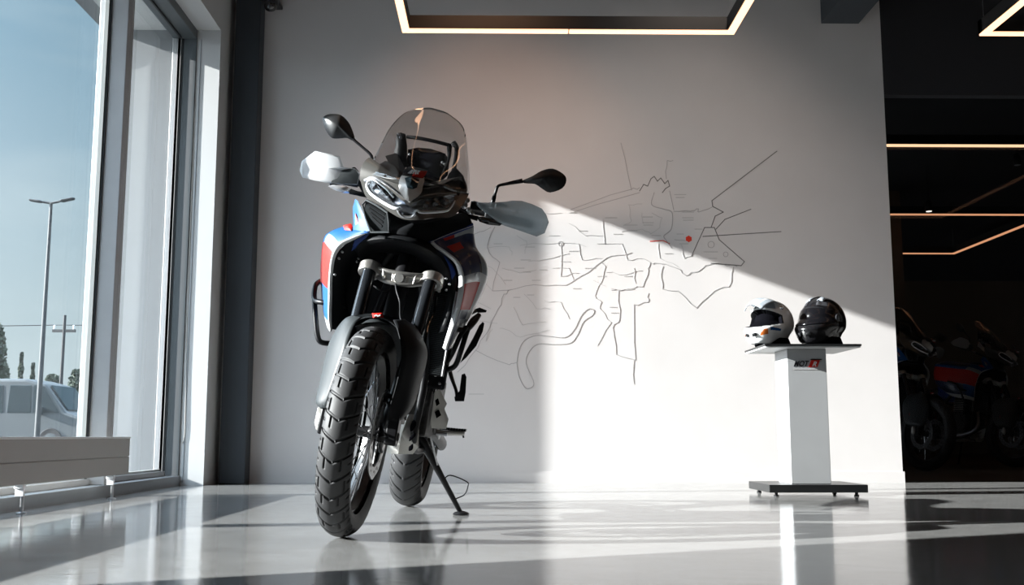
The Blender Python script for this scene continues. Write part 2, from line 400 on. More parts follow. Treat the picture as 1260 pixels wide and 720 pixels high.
# right: dark hall behind the opening
sbox('wall_hall_bulkhead', (XE, YW, 2.93), (16, YW + .4, ZC), M['back_dark'])
sbox('ceiling_hall', (XE - 3, YW + .18, 3.3), (16, 20, 3.4), M['back_dark'])
sbox('wall_hall_back', (-1, 19.8, 0), (16, 20, 3.3), M['back_brown'])
sbox('wall_hall_right', (15.9, YW, 0), (16, 20, 3.3), M['back_dark'])
sbox('wall_hall_left', (-.2, YW + .18, 0), (0, 20, 3.3), M['back_dark'])
sbox('wall_hall_pier', (7.3, 13.4, 0), (8.4, 13.7, 3.3), M['back_brown'])
sbox('wall_hall_partition', (3.9, 12.4, 0), (4.9, 12.6, 3.3), M['back_brown'])
sg_ = MB(); sg_.box((XE + .002, YW + .08, .0), (15.8, YW + .09, 2.93)); struct(sg_.build('window_7', M['dimmer_glass'], smooth=False))  # tinted sheet added across the opening to dim the hall
# outside: eave, end fin of the portal frame, yard, unseen slanted panel added to shade the near floor
sbox('wall_outside_eave', (-2.895, -6, 3.29), (-2.4, YR + .25, 3.75), M['ext_wall'])
st = MB(); st.plate([(-2.9, -3.0, -.1), (-2.9, 1.45, -.1), (-2.9, 3.8, 2.85), (-2.9, 3.8, 3.29), (-2.9, -3.0, 3.29)], (-.12, 0, 0))  # added out of view; its raked edge shapes the shadow on the floor
struct(st.build('wall_outside_shade_caster', M['ext_wall'], smooth=False))
sbox('ground_outside', (-90, -40, -.3), (XG, 110, -.1), M['asphalt'])
sbox('trim_4', (-40, 24.0, -.1), (-6, 24.3, .02), M['concrete'])

# ================================================================== PENDANT LED FRAMES
def led_frame(name, x0, x1, y0, y1, z, label, wid=.055, hgt=.10, sides='LRNF', joint=False, mled='led', group=None, zc=ZC):
    t = thing(name, label, 'lamp', ((x0 + x1) / 2, (y0 + y1) / 2, z), group)
    T = Matrix.Translation(-t.location)
    h = MB(); d = []
    seg = []
    if 'F' in sides: seg.append(((x0, y1 - wid), (x1, y1), 'x'))
    if 'N' in sides: seg.append(((x0, y0), (x1, y0 + wid), 'x'))
    if 'L' in sides: seg.append(((x0, y0), (x0 + wid, y1), 'y'))
    if 'R' in sides: seg.append(((x1 - wid, y0), (x1, y1), 'y'))
    for a, b, ax in seg:
        h.box((a[0], a[1], z + .012), (b[0], b[1], z + hgt))
        e = .004
        if ax == 'x' and joint:
            xm = (a[0] + b[0]) / 2
            d.append(((a[0] + e, a[1] + e), (xm - .004, b[1] - e))); d.append(((xm + .004, a[1] + e), (b[0] - e, b[1] - e)))
        elif ax == 'x': d.append(((a[0] + e, a[1] + e), (b[0] - e, b[1] - e)))
        else: d.append(((a[0] + e, a[1] + wid), (b[0] - e, b[1] - wid)))
    h.xf(T).build('housing', M['black_frame'], t, smooth=False)
    for a, b in d: MB().box((a[0], a[1], z), (b[0], b[1], z + .012)).xf(T).build('diffuser', M[mled], t, smooth=False)
    for cx in (x0 + wid / 2, x1 - wid / 2):
        for cy in (y0 + wid / 2, y1 - wid / 2): MB().tube([(cx, cy, z + hgt), (cx, cy, zc)], .0015, 6).xf(T).build('suspension_cable', M['steel'], t)
    return t
led_frame('pendant_lamp', -.62, 1.53, 3.4, 6.46, 2.91, 'large rectangular black pendant lamp with warm strip, hanging above the motorcycle', joint=True)
led_frame('pendant_lamp', 3.12, 5.3, 3.4, 6.46, 2.91, 'pendant lamp at the top right corner, only one corner of it in view', joint=True)
led_frame('pendant_lamp', 3.02, 5.6, 7.9 + .3, 9.15, 2.93, 'pendant lamp of the dark hall nearest to the end of the map wall', sides='LRF', mled='led_hall', zc=3.3)
led_frame('pendant_lamp', 3.3, 6.58, 12.2, 14.75, 2.93, 'farthest pendant lamp in the dark hall with an amber far edge', sides='RF', mled='led_dim', zc=3.3)
led_frame('pendant_lamp', 3.6, 8.2, 12.0, 12.10, 2.93, 'straight amber strip lamp across the dark hall below the others', sides='F', mled='led_dim', zc=3.3)
def ceiling_spot(px, py, y, label, m='spot', r=.035):
    p = at_y(px, py, y); t = thing('ceiling_spotlight', label, 'lamp', p, 'hall spotlights')
    MB().lathe([(r, 0), (r * 1.15, .01), (r * 1.15, .09), (r * .6, .12)], Matrix.Identity(4), 20).build('housing', M['black_frame'], t)
    MB().lathe([(r * .2, -.006), (r * .85, -.004), (r * .9, .0)], Matrix.Identity(4), 20).build('lens', M[m], t)
    MB().tube([(0, 0, .1), (0, 0, 3.3 - p.z)], .006, 6).build('stem', M['black_frame'], t)
ceiling_spot(1143, 260, 11.2, 'small white spotlight lit between the two strips in the dark hall')
ceiling_spot(1252, 203, 10.6, 'small dim spotlight near the right edge below the long strip', 'ped')

# security camera high in the corner
t = thing('security_camera', 'black dome security camera high on the wall beside the dark column', 'camera', at_y(333, 4, 7.5))
c0 = t.location.copy()
MB().box((-.05, -.05, .03), (.05, YW - 7.5, .06)).build('bracket', M['cam_m'], t, smooth=False, bevel=.006)
MB().lathe([(.055, .03), (.058, .0), (.055, -.015)], Matrix.Identity(4), 28).build('housing', M['cam_m'], t)
MB().lathe([(.05, -.013), (.046, -.035), (.032, -.055), (.012, -.064), (.001, -.065)], Matrix.Identity(4), 28).build('dome', M['black_gl'], t)

# blind cord on the white reveal
cc = [at_y(241, -40, YR - .004), at_y(240, 60, YR - .004), at_y(237, 200, YR - .004), at_y(230, 400, YR - .004), at_y(228, 500, YR - .004), at_y(226.5, 538, YR - .004), at_y(221, 546, YR - .004), at_y(214, 538, YR - .004), at_y(212.5, 500, YR - .004), at_y(217, 400, YR - .004), at_y(222, 250, YR - .004)]
for p in cc: p.z = min(p.z, 3.26)
o = MB().tube(cc, .0022, 6, 6).build('blind_cord', M['cord']); tag(o, 'thin beige blind cord looping down the sunlit white window jamb', 'cord')

# ================================================================== CONVECTOR
def convector():
    t = thing('convector_heater', 'long low grey convector heater on steel feet in front of the window', 'heater', (-2.09, 4, 0))
    T = Matrix.Translation(-t.location)
    b = MB(); b.box((-2.12, 1.6, .128), (-2.05, 5.93, .222)); b.box((-2.12, 1.6, .226), (-2.05, 5.93, .322)); b.box((-2.115, 1.61, .2), (-2.055, 5.92, .24))
    b.xf(T).build('casing', M['rad'], t, smooth=False, bevel=.003)
    MB().box((-2.122, 1.598, .322), (-2.048, 5.932, .3325)).xf(T).build('top_cap', M['rad_top'], t, smooth=False, bevel=.002)
    for y in (5.76, 4.68, 3.0):
        s_ = MB(); s_.tube([(-2.075, y, .004), (-2.075, y, .13)], .008, 12); s_.lathe([(.022, 0), (.022, .005), (.01, .008)], Matrix.Translation((-2.075, y, 0)), 18)
        f = s_.xf(T).build('foot', M['steel'], t)
        MB().box((-2.10, y - .02, .075), (-2.062, y - .006, .128)).box((-2.10, y - .035, .108), (-2.06, y - .006, .128)).xf(T).build('foot_bracket', M['white_plastic'], f, smooth=False, bevel=.002)
convector()

# ================================================================== WALL MAP
def wall_map():
    t = thing('wall_map', 'large line-drawn street map on the grey wall behind the motorcycle', 'map', (1.2, YW, 1.2))
    T = Matrix.Translation(-t.location)
    yy = YW - .0015
    def ribbon(mb, pts, w_, k=1):
        P = [at_y(px, py, yy) for px, py in pts]
        P = catmull(P, k)
        for i in range(len(P) - 1):
            d = P[i + 1] - P[i]
            if d.length < 1e-6: continue
            n = Vector((-d.z, 0, d.x)).normalized() * w_ / 2; d = d.normalized() * w_ * .4
            a, b = P[i] - d, P[i + 1] + d
            mb.plate([a - n, b - n, b + n, a + n], (0, .002, 0))
    def jig(pts, amp=1.6, n=3):
        out = []
        for i in range(len(pts) - 1):
            for j in range(n):
                q = j / n; out.append((pts[i][0] + (pts[i + 1][0] - pts[i][0]) * q + random.uniform(-amp, amp) * (j > 0), pts[i][1] + (pts[i + 1][1] - pts[i][1]) * q + random.uniform(-amp, amp) * (j > 0)))
        out.append(pts[-1]); return out
    dark = [[(876, 247), (956, 186)], [(876, 247), (877, 254), (890, 261), (880, 266), (875, 280)], [(851, 315), (867, 280), (879, 280), (885, 295), (916, 322), (912, 327), (875, 324)],
            [(787, 235), (792, 227), (797, 229), (801, 220), (805, 217), (809, 223), (813, 219), (818, 226), (822, 222), (824, 229), (819, 232), (815, 237)], [(881, 282), (892, 270), (924, 257.5)], [(865, 291), (961, 285)]]
    mid = [[(764, 176), (777, 234)], [(702, 258), (777, 233), (787, 231)], [(703, 262), (787, 237)], [(828, 197.5), (821, 197.5), (820, 220)],
           [(829, 260), (850, 260), (857, 257), (860, 261), (876, 255)], [(830, 295), (843, 296)],
           [(800, 323.6), (798, 333), (791, 353), (773, 355.6), (752.5, 357)], [(800, 323.6), (809, 324), (834, 330.6), (844, 339), (851, 335), (862, 332), (873, 326), (890, 325), (907, 328)],
           [(902.5, 329), (897, 353), (879, 358), (857, 379), (834, 358), (815, 355.6), (813.6, 342), (816, 328)],
           [(761, 358), (762, 394), (754, 403), (758, 436), (782, 443), (780, 375), (797, 372), (798, 361)], [(780, 443), (780, 472)],
           [(585, 431), (627, 449), (636, 446)], [(600, 300), (602, 311), (615, 323), (606, 358)], [(606, 358), (627, 357), (657, 350.5), (696, 351), (716, 339), (740, 322), (752, 315), (777, 311)],
           [(627, 357), (620, 362), (613, 380), (603, 403), (588, 428), (563, 458)], [(609, 279), (600, 302)], [(582, 289), (604, 280)]]
    smooth_mid = [[(636, 447), (639, 430), (646, 419), (660, 413), (677, 414), (696, 415), (707, 405), (715, 389), (724, 380.5), (731, 382), (729, 388), (718, 396), (711, 411), (702, 422), (682, 424), (663, 423.5), (652, 432), (647.5, 447), (657, 472), (647.5, 478), (639, 464), (636, 447)],
                  [(805, 237), (802, 252), (817, 257.5), (827, 262), (826, 282), (817, 290), (820, 296), (826, 305)], [(824, 235), (829, 258)]]
    soft = [[(615, 404), (627, 407), (640, 415), (674, 406)], [(632, 378), (643, 400), (671, 396)], [(601, 305), (627, 304), (630, 314)], [(740, 322), (745, 328), (740, 347), (732, 364), (740, 372), (738, 380), (752, 397), (735, 425)],
            [(752, 355), (763, 358), (780, 356)], [(773, 252), (790, 251)], [(774, 252), (777, 272), (767, 278)], [(802, 262), (815, 268), (812, 280), (800, 288)], [(604, 394), (598, 420), (606, 405)],
            [(583, 320), (606, 330), (622, 350)], [(640, 302), (663, 300), (700, 299), (720, 303)], [(650, 322), (670, 319), (700, 312)], [(690, 300), (690, 340), (712, 336)], [(712, 300), (716, 320), (740, 318)],
            [(680, 330), (700, 330), (706, 345)], [(670, 370), (690, 372), (700, 392)], [(645, 362), (660, 380), (676, 380)], [(590, 395), (612, 398)], [(765, 300), (772, 320), (790, 318), (800, 323)], [(742, 270), (744, 300), (765, 300)],
            [(700, 275), (720, 290), (742, 290)], [(780, 330), (782, 348)], [(745, 335), (770, 338), (790, 333)], [(730, 345), (745, 352)], [(660, 262), (690, 262)], [(590, 340), (606, 358)], [(618, 330), (640, 336), (660, 332)],
            [(765, 285), (790, 282), (802, 288)], [(810, 300), (812, 318), (834, 328)], [(838, 300), (842, 318), (851, 315)], [(790, 262), (792, 275)], [(636, 290), (648, 297), (646, 312)], [(583, 370), (604, 380)]]
    def line(name, pts, w_, m, k=1):
        a = MB(); ribbon(a, pts, w_, k); a.xf(T).build(name, m, t, smooth=False)
    for l in dark: line('bold_outline', l, .0065, M['line_dark'])
    for l in mid: line('road_outline', jig(l), .0048, M['line'])
    for l in smooth_mid: line('road_outline', l, .0052, M['line'], 5)
    for l in soft: line('lane_outline', jig(l, 1.2), .0034, M['line_soft'])
    for cx_, cy_, r_ in ((875, 301, 4), (893, 313, 3), (690, 300, 3)):
        line('junction_ring', [(cx_ + r_ * math.cos(q / 12 * 6.2832), cy_ + r_ * math.sin(q / 12 * 6.2832)) for q in range(13)], .0035, M['line'])
    lab = [(830, 239.5, 14), (832, 243, 10), (745, 268, 14), (791, 267, 12), (791, 274, 13), (792, 277, 11), (840, 261, 14), (840, 268, 13), (841, 271, 12), (855, 282, 9), (768, 277, 16), (771, 284, 13), (802, 290, 11), (833, 288, 8), (836, 300, 11), (866, 310, 17),
           (646, 304, 12), (641, 320, 12), (633, 330, 12), (644, 335, 9), (632, 366, 8), (649, 363, 8), (664, 332, 8), (577, 485, 18), (608, 300, 10), (700, 309, 14), (720, 330, 12), (735, 340, 10), (690, 322, 11), (676, 290, 12), (712, 284, 10), (735, 300, 11), (755, 288, 10),
           (620, 345, 10), (655, 345, 10), (705, 355, 9), (750, 378, 8), (752, 385, 9), (768, 340, 9), (818, 312, 9), (872, 318, 10), (700, 262, 9)]
    for px, py, n in lab:
        q = px; a = MB()
        while q < px + n:
            l_ = random.uniform(1.2, 3.0); ribbon(a, [(q, py), (min(q + l_, px + n), py)], .006); q += l_ + .5
        a.xf(T).build('place_name', M['line_soft'], t, smooth=False)
    a = MB(); c = at_y(847.5, 294, yy); pts = []
    for i in range(12):
        r = .026 if i % 2 else .021; pts.append(c + Vector((r * math.cos(i * math.pi / 6), 0, r * math.sin(i * math.pi / 6))))
    a.plate(pts, (0, .002, 0)); ribbon(a, [(800, 297), (816, 296), (824, 300)], .006)
    a.xf(T).build('location_marker', M['red_ink'], t, smooth=False, label='red round location marker')
wall_map()

# ================================================================== PEDESTAL
def text_mesh(name, body, size, m, parent, X, shear=0., bold=0., ext=.0008):
    c = bpy.data.curves.new(name, 'FONT'); c.body = body; c.size = size; c.shear = shear; c.offset = bold; c.extrude = ext; c.align_x = 'LEFT'
    to = bpy.data.objects.new(name, c); COL.objects.link(to); bpy.context.view_layer.update()
    me = bpy.data.meshes.new_from_object(to); COL.objects.unlink(to); bpy.data.objects.remove(to)
    me.name = name; me.materials.clear(); me.materials.append(m); me.transform(X)
    o = bpy.data.objects.new(name, me); COL.objects.link(o); o.parent = parent; return o
def pedestal():
    x0, x1, y0, y1 = 1.525, 2.08, 5.93, 6.42
    t = thing('display_pedestal', 'silver-grey display pedestal with black base and thin shelf holding two helmets', 'stand', ((x0 + x1) / 2, (y0 + y1) / 2, 0))
    T = Matrix.Translation(-t.location)
    b = MB().box((x0, y0, .022), (x1, y1, .066)).xf(T).build('base', M['ped_black'], t, smooth=False, bevel=.003)
    for fx in (x0 + .05, x1 - .05):
        for fy in (y0 + .05, y1 - .05): MB().lathe([(.014, 0), (.014, .008), (.009, .009), (.009, .023)], T @ Matrix.Translation((fx, fy, 0)), 16).build('foot', M['black_mt'], b)
    MB().box((1.678, 6.03, .066), (1.905, 6.30, .838)).xf(T).build('column', M['ped'], t, smooth=False, bevel=.0025)
    MB().box((x0 + .005, y0 + .005, .838), (x1 - .005, y1 - .005, .846)).xf(T).build('shelf_underside', M['shelf_under'], t, smooth=False)
    MB().box((x0, y0, .846), (x1, y1, .858)).xf(T).build('shelf', M['ped_black'], t, smooth=False, bevel=.002)
    R = Matrix.Rotation(math.pi / 2, 4, 'X')
    text_mesh('logo_letters', 'MOT', .046, M['black_gl'], t, T @ Matrix.Translation((1.712, 6.0285, .736)) @ R @ Matrix.Diagonal((.80, 1, 1, 1)), .45, .0010)
    a = MB(); zz = .732
    a.plate([(1.800, 6.0283, zz), (1.852, 6.0283, zz), (1.868, 6.0283, zz + .040), (1.816, 6.0283, zz + .040)], (0, .002, 0)); a.xf(T).build('logo_block', M['red'], t, smooth=False)
    text_mesh('logo_figure', 'R', .038, M['white'], t, T @ Matrix.Translation((1.820, 6.0275, .737)) @ R, .45, .001)
    MB().plate([(1.812, 6.0275, .773), (1.880, 6.0275, .773), (1.878, 6.0275, .779), (1.814, 6.0275, .779)], (0, .002, 0)).xf(T).build('logo_bar', M['black_gl'], t, smooth=False)
    a = MB(); q = 1.712
    while q < 1.858:
        l_ = random.uniform(.003, .008); a.box((q, 6.0285, .716), (q + l_, 6.031, .7195)); q += l_ + .0025
    a.xf(T).build('small_print', M['line'], t, smooth=False)
pedestal()

# ================================================================== HELMETS
def helmet(label, loc, yaw, white):
    t = thing('helmet', label, 'helmet', mtx=Matrix.Translation(loc) @ Matrix.Rotation(yaw, 4, 'Z') @ Matrix.Scale(1.06 if white else 1.13, 4))
    NP, NT = (240, 150) if True else (0, 0)
    def ss(a, b, x):
        q = max(0, min(1, (x - a) / (b - a))); return q * q * (3 - 2 * q)
    cz = .135
    def rad(az, el):
        # az from the front (-y), el elevation
        ca = math.cos(el); d = Vector((math.sin(az) * ca, -math.cos(az) * ca, math.sin(el)))
        r = 1 / math.sqrt((d.x / .112) ** 2 + (d.y / .140) ** 2 + (d.z / (.132 if d.z > 0 else .15)) ** 2)
        front = math.exp(-(az / .75) ** 2)
        r += .062 * front * ss(.10, -.28, el) * ss(-1.15, -.55, el)
        r -= .012 * ss(.5, 1.1, abs(az)) * ss(-.2, -.6, el)
        r += .010 * math.exp(-((abs(az) - 1.15) / .25) ** 2) * math.exp(-((el + .25) / .3) ** 2)
        r += .006 * math.exp(-((abs(az) - .35) / .12) ** 2) * ss(.5, .7, el)
        return d, r
    def port(az, el):
        a = abs(az); top = .50 - .22 * (a / 1.15) ** 2; bot = -.16 + .10 * (a / 1.15) ** 2
        return a < 1.12 and bot < el < top
    rows = []
    for i in range(NT + 1):
        el = -1.05 + (math.pi / 2 + 1.05) * i / NT; row = []
        for j in range(NP + 1):
            az = -math.pi + 2 * math.pi * j / NP; d, r = rad(az, el)
            if port(az, el): r -= .03
            p = d * r; p.z = max(p.z, -cz + .004 + .012 * math.cos(az)); row.append(p + Vector((0, 0, cz)))
        rows.append(row)
    def mf(s_, t_):
        el = -1.05 + (math.pi / 2 + 1.05) * s_; az = -math.pi + 2 * math.pi * t_
        if port(az, el): return 1
        if abs(az) < 1.2 and port(az * .93, el * .90): return 3
        if white:
            a = abs(az)
            if -.42 < el < -.24 and .28 < a < .52 and (el + .42) < (a - .26) * 1.2: return 4
            if -.40 < el < -.20 and .60 < a < 1.05 and abs(el + .30 - (a - .8) * -.25) < .055: return 5
            if el > .62 and a < .9 and a > .18: return 2
        else:
            if -.05 < el < .28 and 1.3 < abs(az) < 1.62: return 2
            if -.55 < el < -.35 and 1.0 < abs(az) < 1.9: return 2
            if .62 < el < .85 and .25 < abs(az) < .8: return 2
        return 0
    mb = MB(); mb.grid(rows, mf)
    sh = mb.build('shell', [M['h_white'] if white else M['h_black'], M['h_in'], M['pale_grey'] if white else M['h_pat'], M['black_pl'], M['orange'], M['blue']], t, auto=50, merge=True)
    # lining below, chin vent, goggle or visor edge
    MB().lathe([(.09, .006), (.095, .02), (.085, .05)], Matrix.Diagonal((1, 1.15, 1, 1)), 32).build('neck_roll', M['h_in'], t)
    for sg in (-1, 1):
        v = MB()
        v.pillow([(sg * .012, -.196, .068), (sg * .038, -.187, .072), (sg * .040, -.185, .054), (sg * .014, -.195, .048)], (0, -.006, 0), (0, .008, 0))
        v.build('chin_vent', M['black_pl'], t)
    if white:
        rows = []
        for i in range(9):
            q = i / 8; row = []
            for j in range(17):
                a = -1 + 2 * j / 16
                y = -.03 - q * .155 * (1 - .16 * a * a); z = cz + .128 + .020 * math.sin(q * math.pi * .8) - .030 * a * a - .045 * q * q
                row.append(Vector((a * (.088 - .030 * q * q), y, z)))
            rows.append(row)
        mb = MB(); mb.grid(rows, lambda s_, t_: 1 if (.20 < t_ < .27 or .73 < t_ < .80) and s_ > .3 else 0)
        mb.build('peak', [M['pale_grey'], M['h_white']], t, solid=.005)
        for sg in (-1, 1): MB().lathe([(.012, 0), (.012, .005), (.007, .008)], Matrix.Translation((sg * .098, -.04, cz + .078)) @ Matrix.Rotation(sg * math.pi / 2, 4, 'Y'), 14).build('peak_screw', M['chrome'], t)
    else:
        rows = []
        for i in range(13):
            el = -.14 + .62 * i / 12; row = []
            for j in range(25):
                az = -1.12 + 2.24 * j / 24; d, r = rad(az, el); row.append(d * (r + .002) + Vector((0, 0, cz)))
            rows.append(row)
        mb = MB(); mb.grid(rows); mb.build('visor', M['visor'], t, solid=.003)
        for sg in (-1, 1):
            MB().lathe([(.024, 0), (.022, .006), (.010, .010)], Matrix.Translation((sg * .107, -.035, cz + .01)) @ Matrix.Rotation(sg * math.pi / 2, 4, 'Y'), 20).build('visor_pivot', M['h_pat'], t)
        for sg in (-1, 1):
            v = MB(); v.pillow([(sg * .02, -.085, cz + .108), (sg * .05, -.075, cz + .103), (sg * .05, -.04, cz + .119), (sg * .025, -.045, cz + .128)], (0, -.002, .008), (0, 0, -.012))
            v.build('top_vent', M['pale_grey'], t)
    return t
hw = at_y(951, 424, 6.17); hb = at_y(1014, 424, 6.17)
helmet('white motocross helmet with peak, on the left of the pedestal shelf', (hw.x, 6.18, .856), math.radians(-52), True)
helmet('glossy black full-face helmet on the right of the pedestal shelf', (hb.x, 6.18, .856), math.radians(-48), False)

# ================================================================== MOTORCYCLE
BM = Matrix.Translation((-.528, 3.596, .002)) @ Matrix.Rotation(math.radians(-3.26), 4, 'Z') @ Matrix.Rotation(math.radians(9.3), 4, 'Y')
BI = BM.inverted()
def P(px, py, u):
    """point of the motorcycle (its own axes: x to its left, y rearward, z up) at depth u"""
    o = BI @ Vector((0, 0, CAM_H)); d = (BI.to_3x3() @ _ray(px, py)); t = (u - o.y) / d.y
    return o + d * t
def PL(lst, u=None): return [P(a[0], a[1], a[2] if len(a) > 2 else u) for a in lst]
AX = Matrix.Rotation(math.pi / 2, 4, 'Y')      # local z -> axle direction

def tyre(ro, rb, W, nseg, pat, depth):
    NPF = 64; rows = []
    prof = []
    for i in range(NPF + 1):
        p = -1 + 2 * i / NPF; a = abs(p)
        if a <= .72:
            q = a / .72; th = q * 1.08; x = W / 2 * math.sin(th) / math.sin(1.08) * .98; r = ro - (1 - math.cos(th)) * W * .52; tr = q
        else:
            q = (a - .72) / .28; x = W / 2 * (.98 + .03 * math.sin(q * math.pi * .6) - .24 * q * q); r0 = ro - (1 - math.cos(1.08)) * W * .52; r = r0 + (rb - r0) * q; tr = 1.01
        prof.append((math.copysign(x, p) if a > 1e-6 else 0, r, math.copysign(tr, p) if a > 1e-6 else 0))
    for k in range(nseg + 1):
        ang = 2 * math.pi * k / nseg; row = []
        for x, r, p in prof:
            if abs(p) <= 1: r -= depth * pat(ang / (2 * math.pi), p)
            elif 1 < abs(p) < 1.1 and False: r = r
            row.append(Vector((x, -r * math.sin(ang), r * math.cos(ang))))
        rows.append(row)
    return rows
def _band(f, a, b, w_=.028):
    """soft box between a and b on the repeating coordinate f"""
    m_ = (a + b) / 2; h_ = (b - a) / 2; d = abs((f - m_ + .5) % 1 - .5)
    return max(0., min(1., (h_ + w_ - d) / (2 * w_)))
def _win(q, a, b, w_=.03): return max(0., min(1., (q - a + w_) / (2 * w_))) * max(0., min(1., (b + w_ - q) / (2 * w_)))
def pat_front(a, p):
    q = abs(p); c = a * 34 + .55 * q; f = c % 1; odd = int(c) % 2
    v = _band(f, 0, .13) * _win(q, .0, .95)
    v = max(v, _win(q, .36, .43) * _band(f, .13, .66) * (not odd), _win(q, .62, .69) * _band(f, .35, .98) * odd, _win(q, .80, 1.1) * _band(f, .48, .60))
    return v
def pat_rear(a, p):
    q = abs(p); c = a * 26 + .75 * q; f = c % 1
    return max(_band(f, 0, .11) * _win(q, .07, .9), _band(f, .48, .58) * _win(q, .62, 1.1))

def wheel(root, name, c, ro, rb, W, rimw, pat, nseg, front, S):
    X = S @ Matrix.Translation(c)
    mb = MB()
    prof = [(rb - .012, -rimw), (rb + .008, -rimw), (rb + .010, -rimw + .004), (rb - .006, -rimw + .012), (rb - .016, -rimw * .4), (rb - .020, 0), (rb - .016, rimw * .4), (rb - .006, rimw - .012), (rb + .010, rimw - .004), (rb + .008, rimw), (rb - .012, rimw),
            (rb - .018, rimw - .010), (rb - .027, rimw * .4), (rb - .030, 0), (rb - .027, -rimw * .4), (rb - .018, -rimw + .010), (rb - .012, -rimw)]
    mb.lathe(prof, AX, 96, cap=False)
    rim = mb.xf(X).build(name, M['black_rim'], root, merge=True)
    t_ = MB(); t_.grid(tyre(ro, rb, W, nseg, pat, .0065)); t_.xf(X).build('tyre', M['tyre'], rim, auto=38, merge=True)
    hb_ = MB(); hr = .03 if front else .045
    hb_.lathe([(.012, -.085 if front else -.11), (.016, -.075), (.018, -.055), (hr, -.05), (hr, -.044), (hr * .7, -.035), (hr * .6, 0), (hr * .7, .035), (hr, .044), (hr, .05), (.018, .055), (.016, .075), (.012, .085 if front else .11)], AX, 32)
    hb_.xf(X).build('hub', M['black_rim'], rim)
    ns = 32
    for k in range(ns):
        a = 2 * math.pi * k / ns; sg = 1 if k % 2 else -1; off = .42 * (1 if (k // 2) % 2 else -1)
        p0 = Vector((sg * .046, -hr * .92 * math.sin(a + off), hr * .92 * math.cos(a + off))); r1 = rb - .024
        p1 = Vector((sg * rimw * .25, -r1 * math.sin(a), r1 * math.cos(a)))
        MB().tube([p0, p0.lerp(p1, .9), p1], [.0019, .0019, .0036], 6).xf(X).build('spoke', M['spoke'], rim)
    for sg in ((-1, 1) if front else (-1,)):
        R_ = .152 if front else .13; dm = MB(); nA = 120; rows = []; xs = sg * (.072 if front else .078)
        radii = [R_ * .72, R_ * .78, R_ * .86, R_ * .94, R_]
        def pt(r, k, xo):
            a = 2 * math.pi * k / nA; rr = r + (.0025 * math.cos(10 * a) if r > R_ * .9 or r < R_ * .75 else 0); return Vector((xs + xo, -rr * math.sin(a), rr * math.cos(a)))
        vs_, fs = [], []
        for xo in (-.0022, .0022):
            for r in radii: vs_ += [pt(r, k, xo) for k in range(nA)]
        nr = len(radii)
        hole = lambda i, k: (i == 1 and k % 6 < 2) or (i == 2 and (k + 3) % 6 < 2)
        for sd_ in (0, 1):
            for i in range(nr - 1):
                for k in range(nA):
                    if hole(i, k): continue
                    f = ((sd_ * nr + i) * nA + k, (sd_ * nr + i) * nA + (k + 1) % nA, (sd_ * nr + i + 1) * nA + (k + 1) % nA, (sd_ * nr + i + 1) * nA + k); fs.append(f)
        for i in (0, nr - 1):
            for k in range(nA): fs.append((i * nA + k, i * nA + (k + 1) % nA, (nr + i) * nA + (k + 1) % nA, (nr + i) * nA + k))
        dm.add(vs_, fs)
        dsk = dm.xf(X).build('brake_disc', M['disc'], rim, smooth=False)
        cm = MB()
        for k in range(5):
            a = 2 * math.pi * k / 5; b0 = Vector((xs, -.03 * math.sin(a), .03 * math.cos(a))); b1 = Vector((xs, -R_ * .75 * math.sin(a + .35), R_ * .75 * math.cos(a + .35)))
            cm.tube([b0, b0.lerp(b1, .5), b1], [.009, .006, .008], 8, flat=.5)
        cm.lathe([(.034, -.003), (.036, 0), (.034, .003)], Matrix.Translation((xs, 0, 0)) @ AX, 24)
        cm.xf(X).build('disc_carrier', M['black_mt'], dsk)
    return rim

